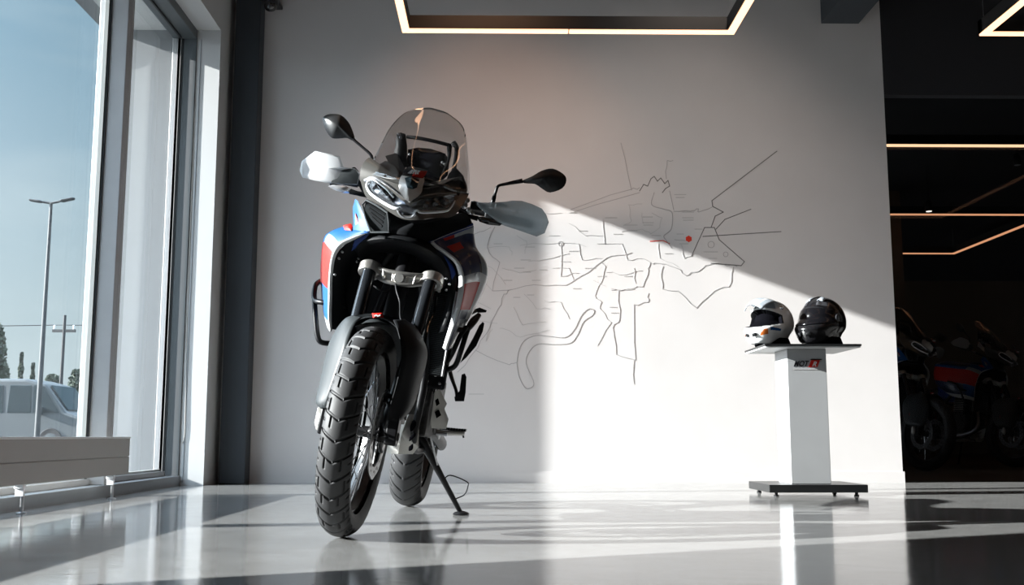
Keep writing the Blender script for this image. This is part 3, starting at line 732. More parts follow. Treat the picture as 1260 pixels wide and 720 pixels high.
def motorcycle():
    root = thing('motorcycle', 'blue, white and red adventure motorcycle leaning on its kickstand in front of the map wall', 'motorcycle', mtx=BM)
    I4 = Matrix.Identity(4)
    # ---- wheels
    FC = Vector((0, 0, .357)); RC = Vector((0, 1.566, .322))
    wheel(root, 'front_wheel', FC, .357, .276, .112, .030, pat_front, 1360, True, I4)
    wheel(root, 'rear_wheel', RC, .322, .222, .152, .050, pat_rear, 900, False, I4)
    # ---- fork
    cl = P(452, 331, .27); crt = P(543, 347, .27)
    rake = Vector((0, math.sin(math.radians(25)), math.cos(math.radians(25))))
    for sg, cpt in ((-1, cl), (1, crt)):
        base = Vector((sg * .098, .005, .37)); top = Vector((sg * .118, .28, cpt.z + .03))
        d = (top - base)
        st_ = MB(); st_.tube([base + d * .30, base + d * .965], .0265, 28); o = st_.build('fork_tube', M['stanchion'], root)
        s2 = MB(); s2.tube([base - d * .05, base, base + d * .12, base + d * .36], [.026, .034, .031, .030], 22); lg = s2.build('fork_leg', M['black_mt'], o)
        f = MB(); f.box((sg * .115 - .02, -.03, .325), (sg * .115 + .02, .035, .43)); f.tube([(sg * .075, 0, .357), (sg * .14, 0, .357)], .016, 16); f.build('axle_clamp', M['black_mt'], lg, bevel=.006)
        # caliper
        c = MB(); c.box((sg * .105 - .026, .065, .40), (sg * .105 + .026, .13, .50)); c.tube([(sg * .105 + sg * .03, .085, .43), (sg * .105 + sg * .036, .085, .43)], .015, 16); c.tube([(sg * .135, .105, .475), (sg * .141, .105, .475)], .015, 16)
        c.build('brake_caliper', M['black_mt'], o, bevel=.008)
    # silver foot of the fork on its right side (catches the sun)
    MB().pillow(PL([(402, 503), (391, 501), (387, 520), (389, 529), (397, 533), (404, 520)], .03), (0, -.02, 0), (0, .03, 0)).build('fork_foot_cover', M['skid'], root)
    # ---- lower triple clamp: two rings bridged by a pocketed casting
    tc_ = MB()
    for cpt, sg in ((cl, -1), (crt, 1)):
        c0_ = Vector((sg * .118, .28, cpt.z)) ; A = Matrix.Translation(c0_) @ rake.to_track_quat('Z', 'Y').to_matrix().to_4x4()
        tc_.lathe([(.0275, -.020), (.041, -.020), (.044, -.016), (.044, .016), (.041, .020), (.0275, .020)], A, 36)
        for zz in (-.011, .011): tc_.tube([A @ Vector((-sg * .028, -.036, zz)), A @ Vector((-sg * .028, -.048, zz))], .007, 12)
    zc_ = (cl.z + crt.z) / 2
    up = lambda x: zc_ + .022 - .010 * abs(x) / .1; lo = lambda x: zc_ - .048 + .020 * 0 - .0 * x
    def bar(a, b, h, mb):
        d = (b - a).normalized(); n = rake.cross(d).normalized(); mb.tube([a, b], h, 8)
    z0 = zc_
    for q in range(3): pass
    tc_.tube([(-.088, .262, z0 + .010), (-.05, .25, z0 + .004), (0, .245, z0 + .002), (.05, .25, z0 + .004), (.088, .262, z0 + .010)], .0085, 10, 4)
    tc_.tube([(-.085, .262, z0 - .022), (-.05, .25, z0 - .034), (0, .245, z0 - .038), (.05, .25, z0 - .034), (.085, .262, z0 - .022)], .0085, 10, 4)
    for x in (-.062, -.024, .024, .062): tc_.tube([(x, .249, z0 + .006), (x * .9, .249, z0 - .034)], .006, 8)
    tc_.lathe([(.010, -.006), (.020, -.006), (.020, .006), (.010, .006)], Matrix.Translation((0, .244, z0 - .016)) @ Matrix.Rotation(math.pi / 2, 4, 'X'), 24)
    tc_.plate([(-.085, .268, z0 + .010), (.085, .268, z0 + .010), (.085, .268, z0 - .022), (0, .268, z0 - .036), (-.085, .268, z0 - .022)], (0, .05, 0))
    tc_.build('triple_clamp', M['clamp'], root, bevel=.002)
    # upper clamp, head stock, dark mass behind the fork
    h = MB(); h.tube([(0, .20, .70), (0, .43, 1.18)], .035, 20); h.box((-.12, .41, 1.12), (.12, .50, 1.15)); h.build('steering_head', M['black_mt'], root, bevel=.004)
    # ---- brake hoses in front of the radiator
    MB().tube(PL([(486, 345, .25), (488, 358, .22), (492, 372, .2), (493, 392, .15), (500, 402, .12)]), .0035, 8, 5).build('brake_hose', M['black_pl'], root)
    MB().tube(PL([(537, 365, .26), (534, 385, .24), (527, 400, .2), (521, 425, .15), (500, 470, .1)]), .0045, 8, 5).build('brake_hose', M['black_gl'], root)
    MB().tube(PL([(460, 352, .3), (468, 357, .26), (480, 357, .26), (492, 350, .3)]), .003, 8, 5).build('brake_hose', M['black_mt'], root)
    # ---- front fender with long fork guards
    fe = MB(); rows = []
    for i in range(22):
        q = i / 21; a = math.radians(-4 + 58 * q); rr = .388 + .006 * math.sin(q * 3.14)      # over the tyre: front low to rear low
        row = []
        for j in range(15):
            s_ = -1 + 2 * j / 14; wv = .082 + .012 * math.sin(q * math.pi)
            x = wv * s_; drop = .034 * abs(s_) ** 2.6; r2 = rr - drop
            row.append(Vector((x, r2 * math.sin(a) , .357 + r2 * math.cos(a))))
        rows.append(row)
    fe.grid(rows); fe.build('front_fender', M['grey_pl'], root, solid=.004)
    # side blades
    gl = MB()
    outer = [(436, 389.5, .03), (426, 393, .05), (415, 405.6, .07), (404, 428, .08), (395, 470, .06), (390.6, 494.4, .02), (399, 503, -.02)]
    inner = [(446, 391, -.02), (438, 398, -.04), (430, 415, -.07), (424, 436, -.09), (411, 472, -.09), (404, 494, -.08), (402, 503, -.06)]
    ro_ = catmull(PL(outer), 5); ri_ = catmull(PL(inner), 5); rows = []
    for a, b in zip(ro_, ri_):
        mid = a.lerp(b, .45) + Vector((-.012, -.018, 0)); rear = a + Vector((.01, .10, 0))
        rows.append(catmull([rear, a, mid, b], 4))
    gl.grid(rows); fg = gl.build('fork_guard', M['grey_pl'], root, solid=.004)
    for pl in ([(402, 459), (405.5, 460), (404, 471), (400.5, 472)], [(396, 483), (399.5, 482), (398.5, 490), (395, 491)]):
        MB().pillow(PL(pl, .0), (0, -.004, 0), (0, .05, 0)).build('guard_slot', M['h_in'], fg, smooth=False)
    MB().tube(PL([(403.5, 434, .06), (399, 450, .062), (395, 466, .06)]), .0025, 6, 3).build('guard_stripe', M['red'], fg)
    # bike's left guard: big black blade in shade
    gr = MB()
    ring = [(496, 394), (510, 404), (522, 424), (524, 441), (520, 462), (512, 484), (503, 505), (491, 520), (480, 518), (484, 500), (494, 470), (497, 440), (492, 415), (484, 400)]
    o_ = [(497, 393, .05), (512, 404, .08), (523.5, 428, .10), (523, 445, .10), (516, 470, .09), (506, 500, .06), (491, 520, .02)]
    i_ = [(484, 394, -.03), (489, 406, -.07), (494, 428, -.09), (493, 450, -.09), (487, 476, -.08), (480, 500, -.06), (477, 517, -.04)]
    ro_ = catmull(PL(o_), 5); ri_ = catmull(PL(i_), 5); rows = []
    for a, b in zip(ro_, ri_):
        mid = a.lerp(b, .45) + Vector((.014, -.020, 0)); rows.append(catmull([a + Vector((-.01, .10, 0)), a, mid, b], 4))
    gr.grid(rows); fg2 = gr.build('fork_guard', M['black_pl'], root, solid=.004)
    MB().tube(PL([(521.5, 448, .10), (518, 462, .095), (512.5, 480, .085)]), .002, 6, 3).build('guard_stripe', M['red'], fg2)
    # shoulder of the fender between both blades
    MB().pillow(PL([(424, 396, .02), (436, 388.5, .0), (452, 386, -.01), (470, 387, .0), (486, 390, .02), (497, 396, .06), (488, 401, .0), (468, 396, -.03), (450, 397, -.04), (436, 402, -.03)]), (0, -.006, .010), (0, .03, -.008)).build('fender_crown', M['grey_pl'], root)
    e_ = MB(); e_.pillow(PL([(457.5, 385.5), (470.5, 385), (472, 390.5), (459, 391.5)], -.03), (0, -.006, 0), (0, .008, 0)); em = e_.build('fender_badge', M['red'], root)
    MB().plate(PL([(460, 388.2), (463, 386.8), (465, 388), (468, 386.8), (468, 388.5), (464.5, 390), (463, 388.8), (461, 389.8)], -.037), (0, .003, 0)).build('badge_mark', M['white'], em, smooth=False)

    # ---- nose: cowl shell
    U0 = .10
    cw = MB()
    out = [(444, 207, .24), (449, 198, .25), (456, 194, .27), (464, 203, .25), (478, 213, .22), (491, 222, .17), (503, 218, .14), (522, 228, .16), (544, 226, .22), (560, 219, .28), (569, 218, .32), (574, 228, .34), (577, 237, .34), (574, 245, .32), (566, 257, .28), (556, 267, .22), (535, 268, .16), (512, 271, .12), (494, 269, .12), (478, 260, .14), (462, 250, .17), (451, 243, .20), (446, 231, .22), (443, 218, .24)]
    cw.pillow(PL(out), (0, -.035, 0), (0, .16, .0), rings=8, smooth=3, power=1.6)
    cow = cw.build('front_cowl', M['cowl'], root, auto=60)
    # upper cowl brows (crisp edge over each lamp)
    for pts in ([(449, 222, .145), (459, 218.5, .12), (470, 223, .10), (485, 233, .08), (503, 247, .055)], [(503, 247.5, .055), (515, 244, .07), (532, 240, .10), (550, 238, .15), (561, 238.5, .19)]):
        MB().tube(PL(pts), [.006, .005, .004], 8, 5).build('lamp_brow', M['drl_ring'] if pts[0][0] < 460 else M['cowl'], cow)
    # lamps
    def lamp(outline, u_, ring_m, name):
        l = MB(); l.pillow(PL(outline), (0, .012, 0), (0, .03, 0), rings=5, smooth=3); lo_ = l.build(name, M['lens_in'], root, auto=60)
        c = MB(); c.pillow([p + Vector((0, -.006, 0)) for p in PL(outline)], (0, -.012, 0), (0, -.010, 0), rings=4, smooth=3); c.build('lens', M['clear'], lo_)
        return lo_
    L1 = [(453.5, 226, .125), (459, 221.5, .105), (468, 225.5, .09), (480, 234, .07), (490, 243, .055), (499, 251, .045), (488, 255, .055), (474, 248, .08), (460, 240, .11), (454, 233, .125)]
    L2 = [(505, 252, .045), (514, 247.5, .055), (530, 243.5, .085), (548, 241, .13), (559, 241, .17), (557, 249, .17), (549, 256, .14), (530, 258.5, .10), (515, 259, .07), (507, 257, .05)]
    lampL = lamp(L1, .1, None, 'headlamp'); lampR = lamp(L2, .1, None, 'headlamp')
    L3 = [(491, 254, .05), (499, 251.5, .042), (507, 256, .042), (511, 260, .05), (506, 265, .06), (497, 265, .06), (491, 260, .055)]
    lamp(L3, .1, None, 'centre_lamp')
    for (px, py, u_), par in (((463, 229, .095), lampL), ((471, 236, .085), lampL), ((480, 243, .07), lampL), ((523, 251, .075), lampR), ((535, 249, .095), lampR), ((547, 248, .125), lampR)):
        c = P(px, py, u_); MB().lathe([(.004, -.004), (.013, -.010), (.015, .0), (.004, .012)], Matrix.Translation(c) @ Matrix.Rotation(math.pi / 2, 4, 'X'), 18).build('projector', M['black_gl'], par)
    d1 = MB(); d1.tube(PL([(484, 243, .045), (476, 233, .06), (466, 225, .08), (459, 221, .095), (453.5, 222.5, .11), (451.5, 229, .12), (455, 237, .11), (464, 244.5, .09), (476, 252, .065), (486, 256.5, .05), (490.5, 255.5, .045)]), [.003, .0042, .0042, .0042, .0045, .005, .0052, .0055, .0055, .0055, .003], 10, 5)
    d1.build('daylight_guide', M['drl'], lampL)
    d2 = MB(); d2.tube(PL([(509, 262, .045), (513, 259, .045), (518, 261.5, .055), (532, 261.2, .08), (549, 259.5, .12), (555, 255, .15), (560, 247, .17)]), [.003, .004, .0045, .0048, .0048, .003, .0022], 10, 5)
    d2.build('daylight_guide', M['drl'], lampR)
    d3 = MB(); d3.tube(PL([(489, 255, .05), (491, 262, .055), (497, 267, .06), (506, 267.5, .06), (511, 263, .05)]), .0042, 10, 5); d3.build('lamp_bezel', M['drl_ring'], cow)
    # nose piece with sensor window and badge cap
    n_ = MB(); n_.pillow(PL([(491, 223, .10), (495, 215, .12), (508, 212, .11), (522, 218, .12), (520, 230, .09), (518, 238, .07), (510, 245, .05), (503, 248.5, .035), (497, 243, .045), (491, 234, .07)]), (0, -.055, 0), (0, .09, .02), rings=6, smooth=2, power=1.5)
    no = n_.build('nose_panel', M['nose'], root, auto=60)
    n_ = MB(); n_.pillow(PL([(498, 219, .035), (506, 217, .02), (516, 221, .035), (513, 231, .010), (508, 233, .0), (501, 231, .010)]), (0, -.008, 0), (0, .05, 0), rings=4, power=1.5); n_.build('sensor_window', M['teal_gl'], no)
    n_ = MB(); n_.pillow(PL([(495, 216, .06), (497, 209, .09), (503, 205, .10), (514, 206, .09), (526, 209.5, .09), (524, 215, .06), (520.5, 219.5, .045), (508, 218, .035)]), (0, -.014, .004), (0, .05, 0), rings=4, power=1.6); cap = n_.build('badge_cap', M['black_gl'], no)
    MB().pillow(PL([(511.5, 210, .045), (526, 210.5, .075), (523, 216, .045), (519.5, 219.5, .032), (507, 216.5, .02)]), (0, -.008, .001), (0, .02, 0), power=1.5).build('badge_red', M['red'], cap)
    a = MB()
    for pl in ([(501.5, 213), (507, 208.5), (508.5, 209), (506, 213.5)], [(507, 213.5), (509.5, 208.8), (513, 209.2), (512.2, 214.2), (510.5, 214), (511, 210.8), (510.3, 210.7), (508.6, 213.8)], [(513, 213.8), (513.8, 209.4), (517, 210), (516.4, 211.2), (515, 211), (514.8, 214.2)]):
        a.plate(PL(pl, .018), (0, .004, 0))
    a.build('badge_letters', M['white'], cap, smooth=False)
    # chin: dark panel below the lamps
    MB().pillow(PL([(450, 246, .22), (470, 256, .18), (490, 266, .15), (510, 271, .14), (535, 268, .18), (560, 264, .24), (572, 262, .30), (581, 275, .34), (560, 284, .30), (540, 292, .26), (525, 300, .24), (505, 291, .20), (480, 287, .20), (458, 285, .24), (447, 270, .26)]), (0, -.02, 0), (0, .10, 0), rings=5, smooth=2).build('chin_panel', M['black_pl'], root, auto=60)
    # side intake framed in grey (bike's right)
    v_ = MB(); v_.tube(PL([(451, 246, .18), (464, 253, .155), (477, 262, .135), (478.5, 274, .14), (478.6, 286, .15), (467, 286, .165), (456.5, 286, .18), (450, 268, .19), (446, 252, .195)]), .0042, 8, 1, closed=True)
    vf = v_.build('intake_frame', M['grey_pl'], root)
    MB().plate(PL([(451, 248), (476, 263), (477, 285), (457, 285), (448, 262)], .19), (0, .02, 0)).build('intake_back', M['grey_pl'], vf, smooth=False)
    for k in range(4):
        MB().tube(PL([(453 + k * 1.5, 251 + k * 5.5, .165), (474 - k * 1.2, 264 + k * 5, .155)]), .0045, 6).build('intake_louvre', M['black_pl'], vf)
    # upper mouth: dark inner fairing arch below the chin
    rows = []
    for pts in ([(433, 300, .33), (448, 291, .28), (470, 287, .23), (492, 289, .21), (515, 294, .22), (535, 303, .26), (552, 318, .32), (560, 338, .36)],
                [(436, 306, .30), (450, 297, .25), (470, 294, .20), (492, 296, .18), (514, 301, .19), (533, 311, .23), (547, 325, .29), (555, 345, .34)],
                [(441, 316, .35), (453, 305, .30), (470, 302, .26), (492, 305, .25), (512, 310, .26), (528, 319, .29), (541, 332, .33), (549, 350, .37)],
                [(443, 324, .46), (455, 313, .42), (470, 310, .40), (491, 313, .40), (508, 318, .40), (524, 326, .41), (536, 338, .44), (545, 354, .46)]):
        rows.append(catmull(PL(pts), 4))
    rows = [list(c) for c in zip(*[catmull(list(c), 3) for c in zip(*rows)])]
    MB().grid(rows).build('inner_fairing', M['black_pl'], root, solid=.004)
    # dark backing volume: radiator, frame, tank front
    MB().box((-.24, .475, .55), (.21, .50, 1.12)).build('radiator_shroud', M['black_pl'], root, smooth=False, bevel=.01)
    rd = MB().box((-.17, .435, .60), (.20, .47, .92)).build('radiator', M['black_mt'], root, smooth=False)
    a = MB()
    for k in range(44): a.box((.07, .431, .605 + k * .0071), (.195, .436, .6075 + k * .0071))
    a.build('radiator_fins', M['grey_pl'], rd, smooth=False)
    a = MB()
    a.tube([(.199, .425, .60), (.199, .425, .93)], .005, 8); a.build('radiator_side_tube', M['steel'], rd)
    # ---- body: tank, seat, tail
    def loft(sections, m, name, parent=root, k=4):
        rows = [catmull(s_, 3) for s_ in sections]; rows = [list(c) for c in zip(*[catmull(list(c), k) for c in zip(*rows)])]
        mb = MB(); mb.grid(rows); o = mb.build(name, m, parent, auto=60, merge=True); return o
    def sec(y, wd, z0, z1, sq=.8, nn=12):
        pts = []
        for j in range(nn + 1):
            a = 2 * math.pi * j / nn; cx = math.copysign(abs(math.cos(a)) ** sq, math.cos(a)); sz = math.copysign(abs(math.sin(a)) ** sq, math.sin(a)); pts.append(Vector((wd * cx, y, (z0 + z1) / 2 + (z1 - z0) / 2 * sz)))
        return pts
    loft([sec(.52, .05, .98, 1.02), sec(.535, .15, .84, 1.10), sec(.60, .18, .76, 1.16), sec(.75, .16, .74, 1.13), sec(.95, .11, .74, 1.0), sec(1.02, .08, .76, .94), sec(1.03, .01, .84, .86)], M['deep_blue'], 'fuel_tank')
    loft([sec(.93, .02, .87, .90), sec(.95, .09, .80, .93), sec(1.1, .13, .78, .89), sec(1.3, .15, .80, .92), sec(1.5, .13, .84, .98), sec(1.72, .10, .87, .98), sec(1.75, .01, .92, .93)], M['leather'], 'seat')
    loft([sec(1.2, .05, .74, .78), sec(1.25, .12, .72, .82), sec(1.6, .11, .78, .89), sec(1.9, .06, .84, .90), sec(1.92, .01, .86, .88)], M['white'], 'tail_panel')
    a = MB(); a.box((-.05, 1.9, .84), (.05, 1.915, .875)); a.build('tail_lamp', M['red'], root, bevel=.004)
    a = MB(); a.tube([(0, 1.85, .80), (0, 2.02, .66), (0, 2.06, .55)], [.05, .03, .03], 8, 3, flat=.3); a.build('rear_mudguard', M['black_pl'], root)
    # ---- engine block and frame
    a = MB(); a.box((-.15, .52, .36), (.16, .98, .60)); a.box((-.12, .46, .55), (.13, .72, .80)); a.tube([(-.17, .80, .47), (.165, .80, .47)], .10, 28); a.tube([(-.16, .60, .44), (.155, .60, .44)], .07, 24)
    en = a.build('engine', M['engine'], root, bevel=.01)
    for k in range(6): MB().box((-.125, .452, .60 + k * .025), (.135, .73, .607 + k * .025)).build('cooling_fin', M['engine_lt'], en, smooth=False)
    for sg in (-1, 1):
        MB().tube([(sg * .05, .42, 1.10), (sg * .15, .55, .92), (sg * .16, .78, .74), (sg * .13, .98, .50), (sg * .12, .98, .36)], .018, 12, 5).build('frame_tube', M['black_mt'], root)
        MB().tube([(sg * .06, .40, .95), (sg * .13, .44, .62), (sg * .12, .52, .33), (sg * .12, .95, .30)], .015, 12, 4).build('cradle_tube', M['black_mt'], root)
        MB().tube([(sg * .13, .95, .72), (sg * .12, 1.3, .80), (sg * .08, 1.7, .86)], .012, 10, 3).build('subframe_tube', M['black_mt'], root)
        MB().tube([(sg * .09, .95, .40), (sg * .11, 1.25, .37), (sg * .115, 1.566, .322), (sg * .115, 1.62, .318)], [.026, .024, .026, .022], 12, 3, flat=1.3).build('swingarm', M['black_mt'], root)
    # chain, exhaust
    MB().tube([(.085, .95, .45), (.085, 1.566, .405), (.085, 1.64, .322), (.085, 1.566, .24), (.085, .95, .37)], .007, 6, 1, closed=True).build('drive_chain', M['steel'], root)
    ex = MB(); ex.tube([(-.06, .45, .60), (-.10, .42, .42), (-.14, .60, .33), (-.16, .95, .36), (-.17, 1.2, .50)], .021, 14, 5); ex.tube([(-.185, 1.2, .50), (-.20, 1.7, .66)], [.04, .055, .055, .045], 20); ex.build('exhaust', M['steel'], root)
    # skid plate: silver shell with three slots
    o_ = [(493, 511, .47), (503, 510, .46), (515, 510, .50), (515.5, 530, .50), (515, 550, .52), (508, 559, .54), (490, 559, .50), (473, 557.5, .52), (467, 540, .52), (480, 520, .50)]
    sk = MB(); sk.pillow(PL(o_), (0, -.035, 0), (0, .05, .02), rings=5, power=1.4); sp = sk.build('skid_plate', M['skid'], root, auto=30)
    for pl in ([(507, 518), (511, 516.5), (512, 523), (508, 530), (505, 531), (504.5, 526)], [(504, 538), (511, 533), (511, 537), (503.5, 543.5)], [(503, 550), (508, 546), (508, 553), (503, 555)]):
        MB().pillow(PL(pl, .452), (0, -.002, 0), (0, .03, 0), smooth=3).build('skid_slot', M['h_in'], sp)
    MB().box((-.09, .60, .285), (.10, .98, .30)).build('skid_base', M['skid'], sp, bevel=.008)
    MB().pillow(PL([(462, 529, .52), (482, 521, .50), (489, 527, .50), (489, 545, .50), (482, 552, .52), (466, 550, .54)]), (0, -.02, 0), (0, .08, 0), rings=4).build('engine_cover', M['engine_lt'], root)
    for px, py in ((466, 532), (474, 527), (484, 524), (486, 548), (471, 547), (463, 541), (478, 538)):
        c = P(px, py, .47); MB().lathe([(.008, .01), (.009, -.006), (.004, -.010)], Matrix.Translation(c) @ Matrix.Rotation(-math.pi / 2, 4, 'X'), 10).build('engine_bolt', M['steel'], root)
    # clutter between engine and shroud on its left
    MB().tube(PL([(533, 440, .5), (527, 455, .5), (536, 470, .52), (524, 492, .55), (521, 520, .6)]), .009, 10, 5).build('coolant_hose', M['black_pl'], root)
    MB().tube(PL([(543, 440, .5), (547, 452, .5), (540, 468, .52), (532, 485, .56)]), .007, 10, 5).build('coolant_hose', M['black_gl'], root)
    MB().pillow(PL([(524, 445, .5), (545, 440, .5), (550, 456, .52), (545, 475, .55), (530, 486, .56), (521, 470, .53)]), (0, -.02, 0), (0, .12, 0)).build('water_pump_cover', M['engine'], root)
    for px, py in ((527, 441), (534, 446), (541, 443), (530, 455), (545, 450), (536, 462), (526, 469), (541, 472)):
        c = P(px, py, .48); MB().lathe([(.006, .01), (.007, -.004), (.003, -.008)], Matrix.Translation(c) @ Matrix.Rotation(-math.pi / 2, 4, 'X'), 10).build('engine_bolt', M['steel'], root)
    MB().pillow(PL([(517, 487, .66), (538, 480, .68), (540, 500, .72), (532, 528, .76), (519, 535, .72), (514, 510, .66)]), (0, -.02, 0), (0, .1, 0)).build('clutch_cover', M['engine'], root)
    # silver frame plate with cut-outs near the peg
    fp = MB(); fp.pillow(PL([(534, 480, .60), (540, 476, .60), (545, 487, .62), (550, 497, .64), (547, 503, .64), (552, 516, .66), (549, 528, .66), (531, 527, .64), (530, 505, .62)]), (0, -.006, 0), (.0, .02, 0), rings=3)
    fpo = fp.build('footrest_plate', M['skid'], root)
    for pl in ([(535, 492), (539, 489), (541, 497), (537, 500)], [(535, 507), (540, 504), (543, 511), (537, 515)]):
        MB().pillow(PL(pl, .612), (0, -.003, 0), (0, .02, 0)).build('plate_hole', M['h_in'], fpo)
    # ---- footpegs
    pg = MB(); pg.tube(PL([(526, 531, .90), (545, 532.5, .92), (571, 533.5, .95)]), [.014, .011, .010], 10); fpg = pg.build('footpeg', M['skid'], root)
    a = MB(); p0 = P(543, 527.5, .92); p1 = P(572.5, 530, .955)
    for k in range(10):
        c = p0.lerp(p1, k / 9); a.box((c.x - .004, c.y - .02, c.z - .004), (c.x + .004, c.y + .02, c.z + .007))
    a.tube([p0, p1], .0045, 8); a.tube([p0 + Vector((0, .03, 0)), p1 + Vector((0, .03, 0))], .0045, 8); a.build('footpeg_teeth', M['black_mt'], fpg, smooth=False)
    MB().tube(PL([(569, 532, .95), (570.5, 539, .95)]), .004, 8).build('peg_feeler', M['black_mt'], fpg)
    pg = MB(); pg.tube([(-.15, .93, .40), (-.27, .93, .405)], [.014, .010], 10); pg.box((-.275, .91, .408), (-.19, .95, .418)); pg.build('footpeg', M['skid'], root)
    # ---- gear lever, black toe pad
    gp = MB(); gp.tube(PL([(553, 455, .72), (556, 466, .70), (561, 480, .67), (563, 491, .66)]), [.011, .010, .008, .010], 10, 3, flat=.6); gpo = gp.build('rider_guard_strut', M['grey_pl'], root)
    MB().pillow(PL([(568, 461), (572, 459.5), (574, 464), (573, 483), (571, 494), (560, 494), (559, 489), (565, 484)], .65), (0, -.008, 0), (0, .02, 0)).build('rider_guard_pad', M['black_pl'], gpo)
    gl_ = MB(); gl_.tube([(.17, .92, .37), (.185, .78, .36), (.19, .72, .38)], .006, 8, 3); gl_.tube([(.18, .72, .38), (.225, .72, .382)], .008, 10); gl_.build('gear_lever', M['steel'], root)
    gl_ = MB(); gl_.tube([(-.17, .92, .37), (-.19, .76, .35), (-.20, .70, .37)], .006, 8, 3); gl_.tube([(-.18, .70, .37), (-.22, .70, .37)], .008, 10); gl_.build('brake_pedal', M['steel'], root)
    # ---- kickstand
    foot = BI @ Vector((-.155, 4.575, .008))
    ks0 = P(521, 545, .80)
    a = MB(); a.tube([ks0 + Vector((-.04, -.01, .03)), ks0, ks0.lerp(foot, .5), foot], [.020, .019, .013, .010], 14, 1, flat=1.0); ks = a.build('kickstand', M['black_mt'], root)
    Xf = BI.to_3x3().to_4x4()
    a = MB(); a.lathe([(.034, -.006), (.036, -.002), (.030, .004), (.012, .010)], Matrix.Translation(foot) @ Xf, 20); a.build('kickstand_foot', M['black_mt'], ks)
    k1 = ks0.lerp(foot, .52); k2 = ks0.lerp(foot, .80)
    a = MB(); a.tube([k1, BI @ (BM @ k1 + Vector((.03, -.005, .02))), BI @ (BM @ k2 + Vector((.055, 0, .075))), BI @ (BM @ k2 + Vector((.060, 0, .055))), BI @ (BM @ k2 + Vector((.045, 0, .02))), k2], .0028, 8, 4); a.build('kickstand_tab', M['black_mt'], ks)
    MB().tube([ks0 + Vector((.012, -.02, .06)), ks0.lerp(foot, .3) + Vector((.012, -.01, 0))], .004, 8).build('kickstand_spring', M['steel'], ks)

    # ---- side shrouds (outer painted panels)
    def shroud(rows_px, mats, mf, name, label=None, sub_=4):
        rws = [catmull(PL(r), 5) for r in rows_px]
        rws = [list(c) for c in zip(*[catmull(list(c), sub_) for c in zip(*rws)])]
        mb = MB(); mb.grid(rws, mf); return mb.build(name, mats, root, solid=.005, auto=60)
    # columns: inner rim, white band edge, shoulder, silhouette, rear tuck
    RL = [[(456, 284, .22), (453.5, 286, .21), (449, 284, .22), (443, 280, .27), (440, 279, .40), (446, 281, .62)],
          [(437, 294, .25), (435, 291, .24), (429, 285, .27), (424, 280, .34), (421, 281, .50), (432, 284, .72)],
          [(421, 303, .27), (417.5, 299.5, .26), (411, 292, .30), (405, 288, .38), (402.5, 290, .54), (418, 294, .78)],
          [(412, 318, .29), (408.5, 315, .28), (402, 308, .33), (399, 303, .41), (398.5, 305, .56), (418, 306, .80)],
          [(408.5, 342, .32), (405, 342, .31), (400, 338, .36), (397, 334, .44), (396.5, 334, .58), (418, 334, .82)],
          [(408, 368, .34), (404.5, 368, .33), (400, 364, .38), (397.5, 360, .46), (397.5, 360, .58), (418, 360, .80)],
          [(407.5, 392, .35), (404, 391, .34), (401, 387, .38), (399, 383, .44), (400, 382, .56), (416, 380, .72)],
          [(408, 407, .36), (406.5, 408, .355), (404.5, 405, .38), (403, 402, .43), (405, 400, .52), (414, 396, .62)]]
    def mfL(s_, t_):
        if t_ < .22: return 0
        if s_ < .16: return 1
        if s_ < .24 and t_ < .42: return 1
        if s_ < .30: return 2 if t_ > .62 else 1
        if s_ < .40: return 4 if t_ < .6 else 1
        if s_ < .66: return 3
        if s_ < .90: return 1 if t_ < .55 else 2
        return 0
    shroud(RL, [M['white'], M['blue'], M['navy'], M['red'], M['pale_grey']], mfL, 'side_fairing')
    MB().pillow(PL([(422, 277.5, .30), (432, 275, .28), (434, 279, .27), (432, 284, .25), (424, 283, .28)]), (0, -.005, .002), (0, .02, 0)).build('fairing_badge', M['red'], root)
    # upright blue winglet beside the lamp
    MB().pillow(PL([(437, 245, .27), (440, 247, .25), (448, 265, .22), (457, 283.5, .20), (446, 286, .22), (434, 283, .26), (435, 274, .28), (434, 256, .29)]), (0, -.008, 0), (0, .03, 0), rings=4).build('fairing_winglet', M['blue'], root)
    MB().pillow(PL([(436.8, 262, .262), (439, 266, .25), (441.5, 275, .235), (437, 278, .25)]), (0, -.006, 0), (0, .02, 0), rings=3).build('winglet_graphic', M['pale_grey'], root)
    MB().pillow(PL([(437.5, 262, .255), (440, 267, .245), (441.5, 274, .238), (438, 275, .247)]), (0, -.006, 0), (0, .02, 0), rings=3).build('winglet_graphic', M['red'], root)
    # inner blue returns under both winglets
    MB().pillow(PL([(456, 286, .235), (447, 290, .25), (436, 296, .27), (432.5, 309, .30), (440, 304, .29), (448, 296, .26)]), (0, -.004, 0), (0, .03, 0), rings=3).build('fairing_return', M['deep_blue'], root)
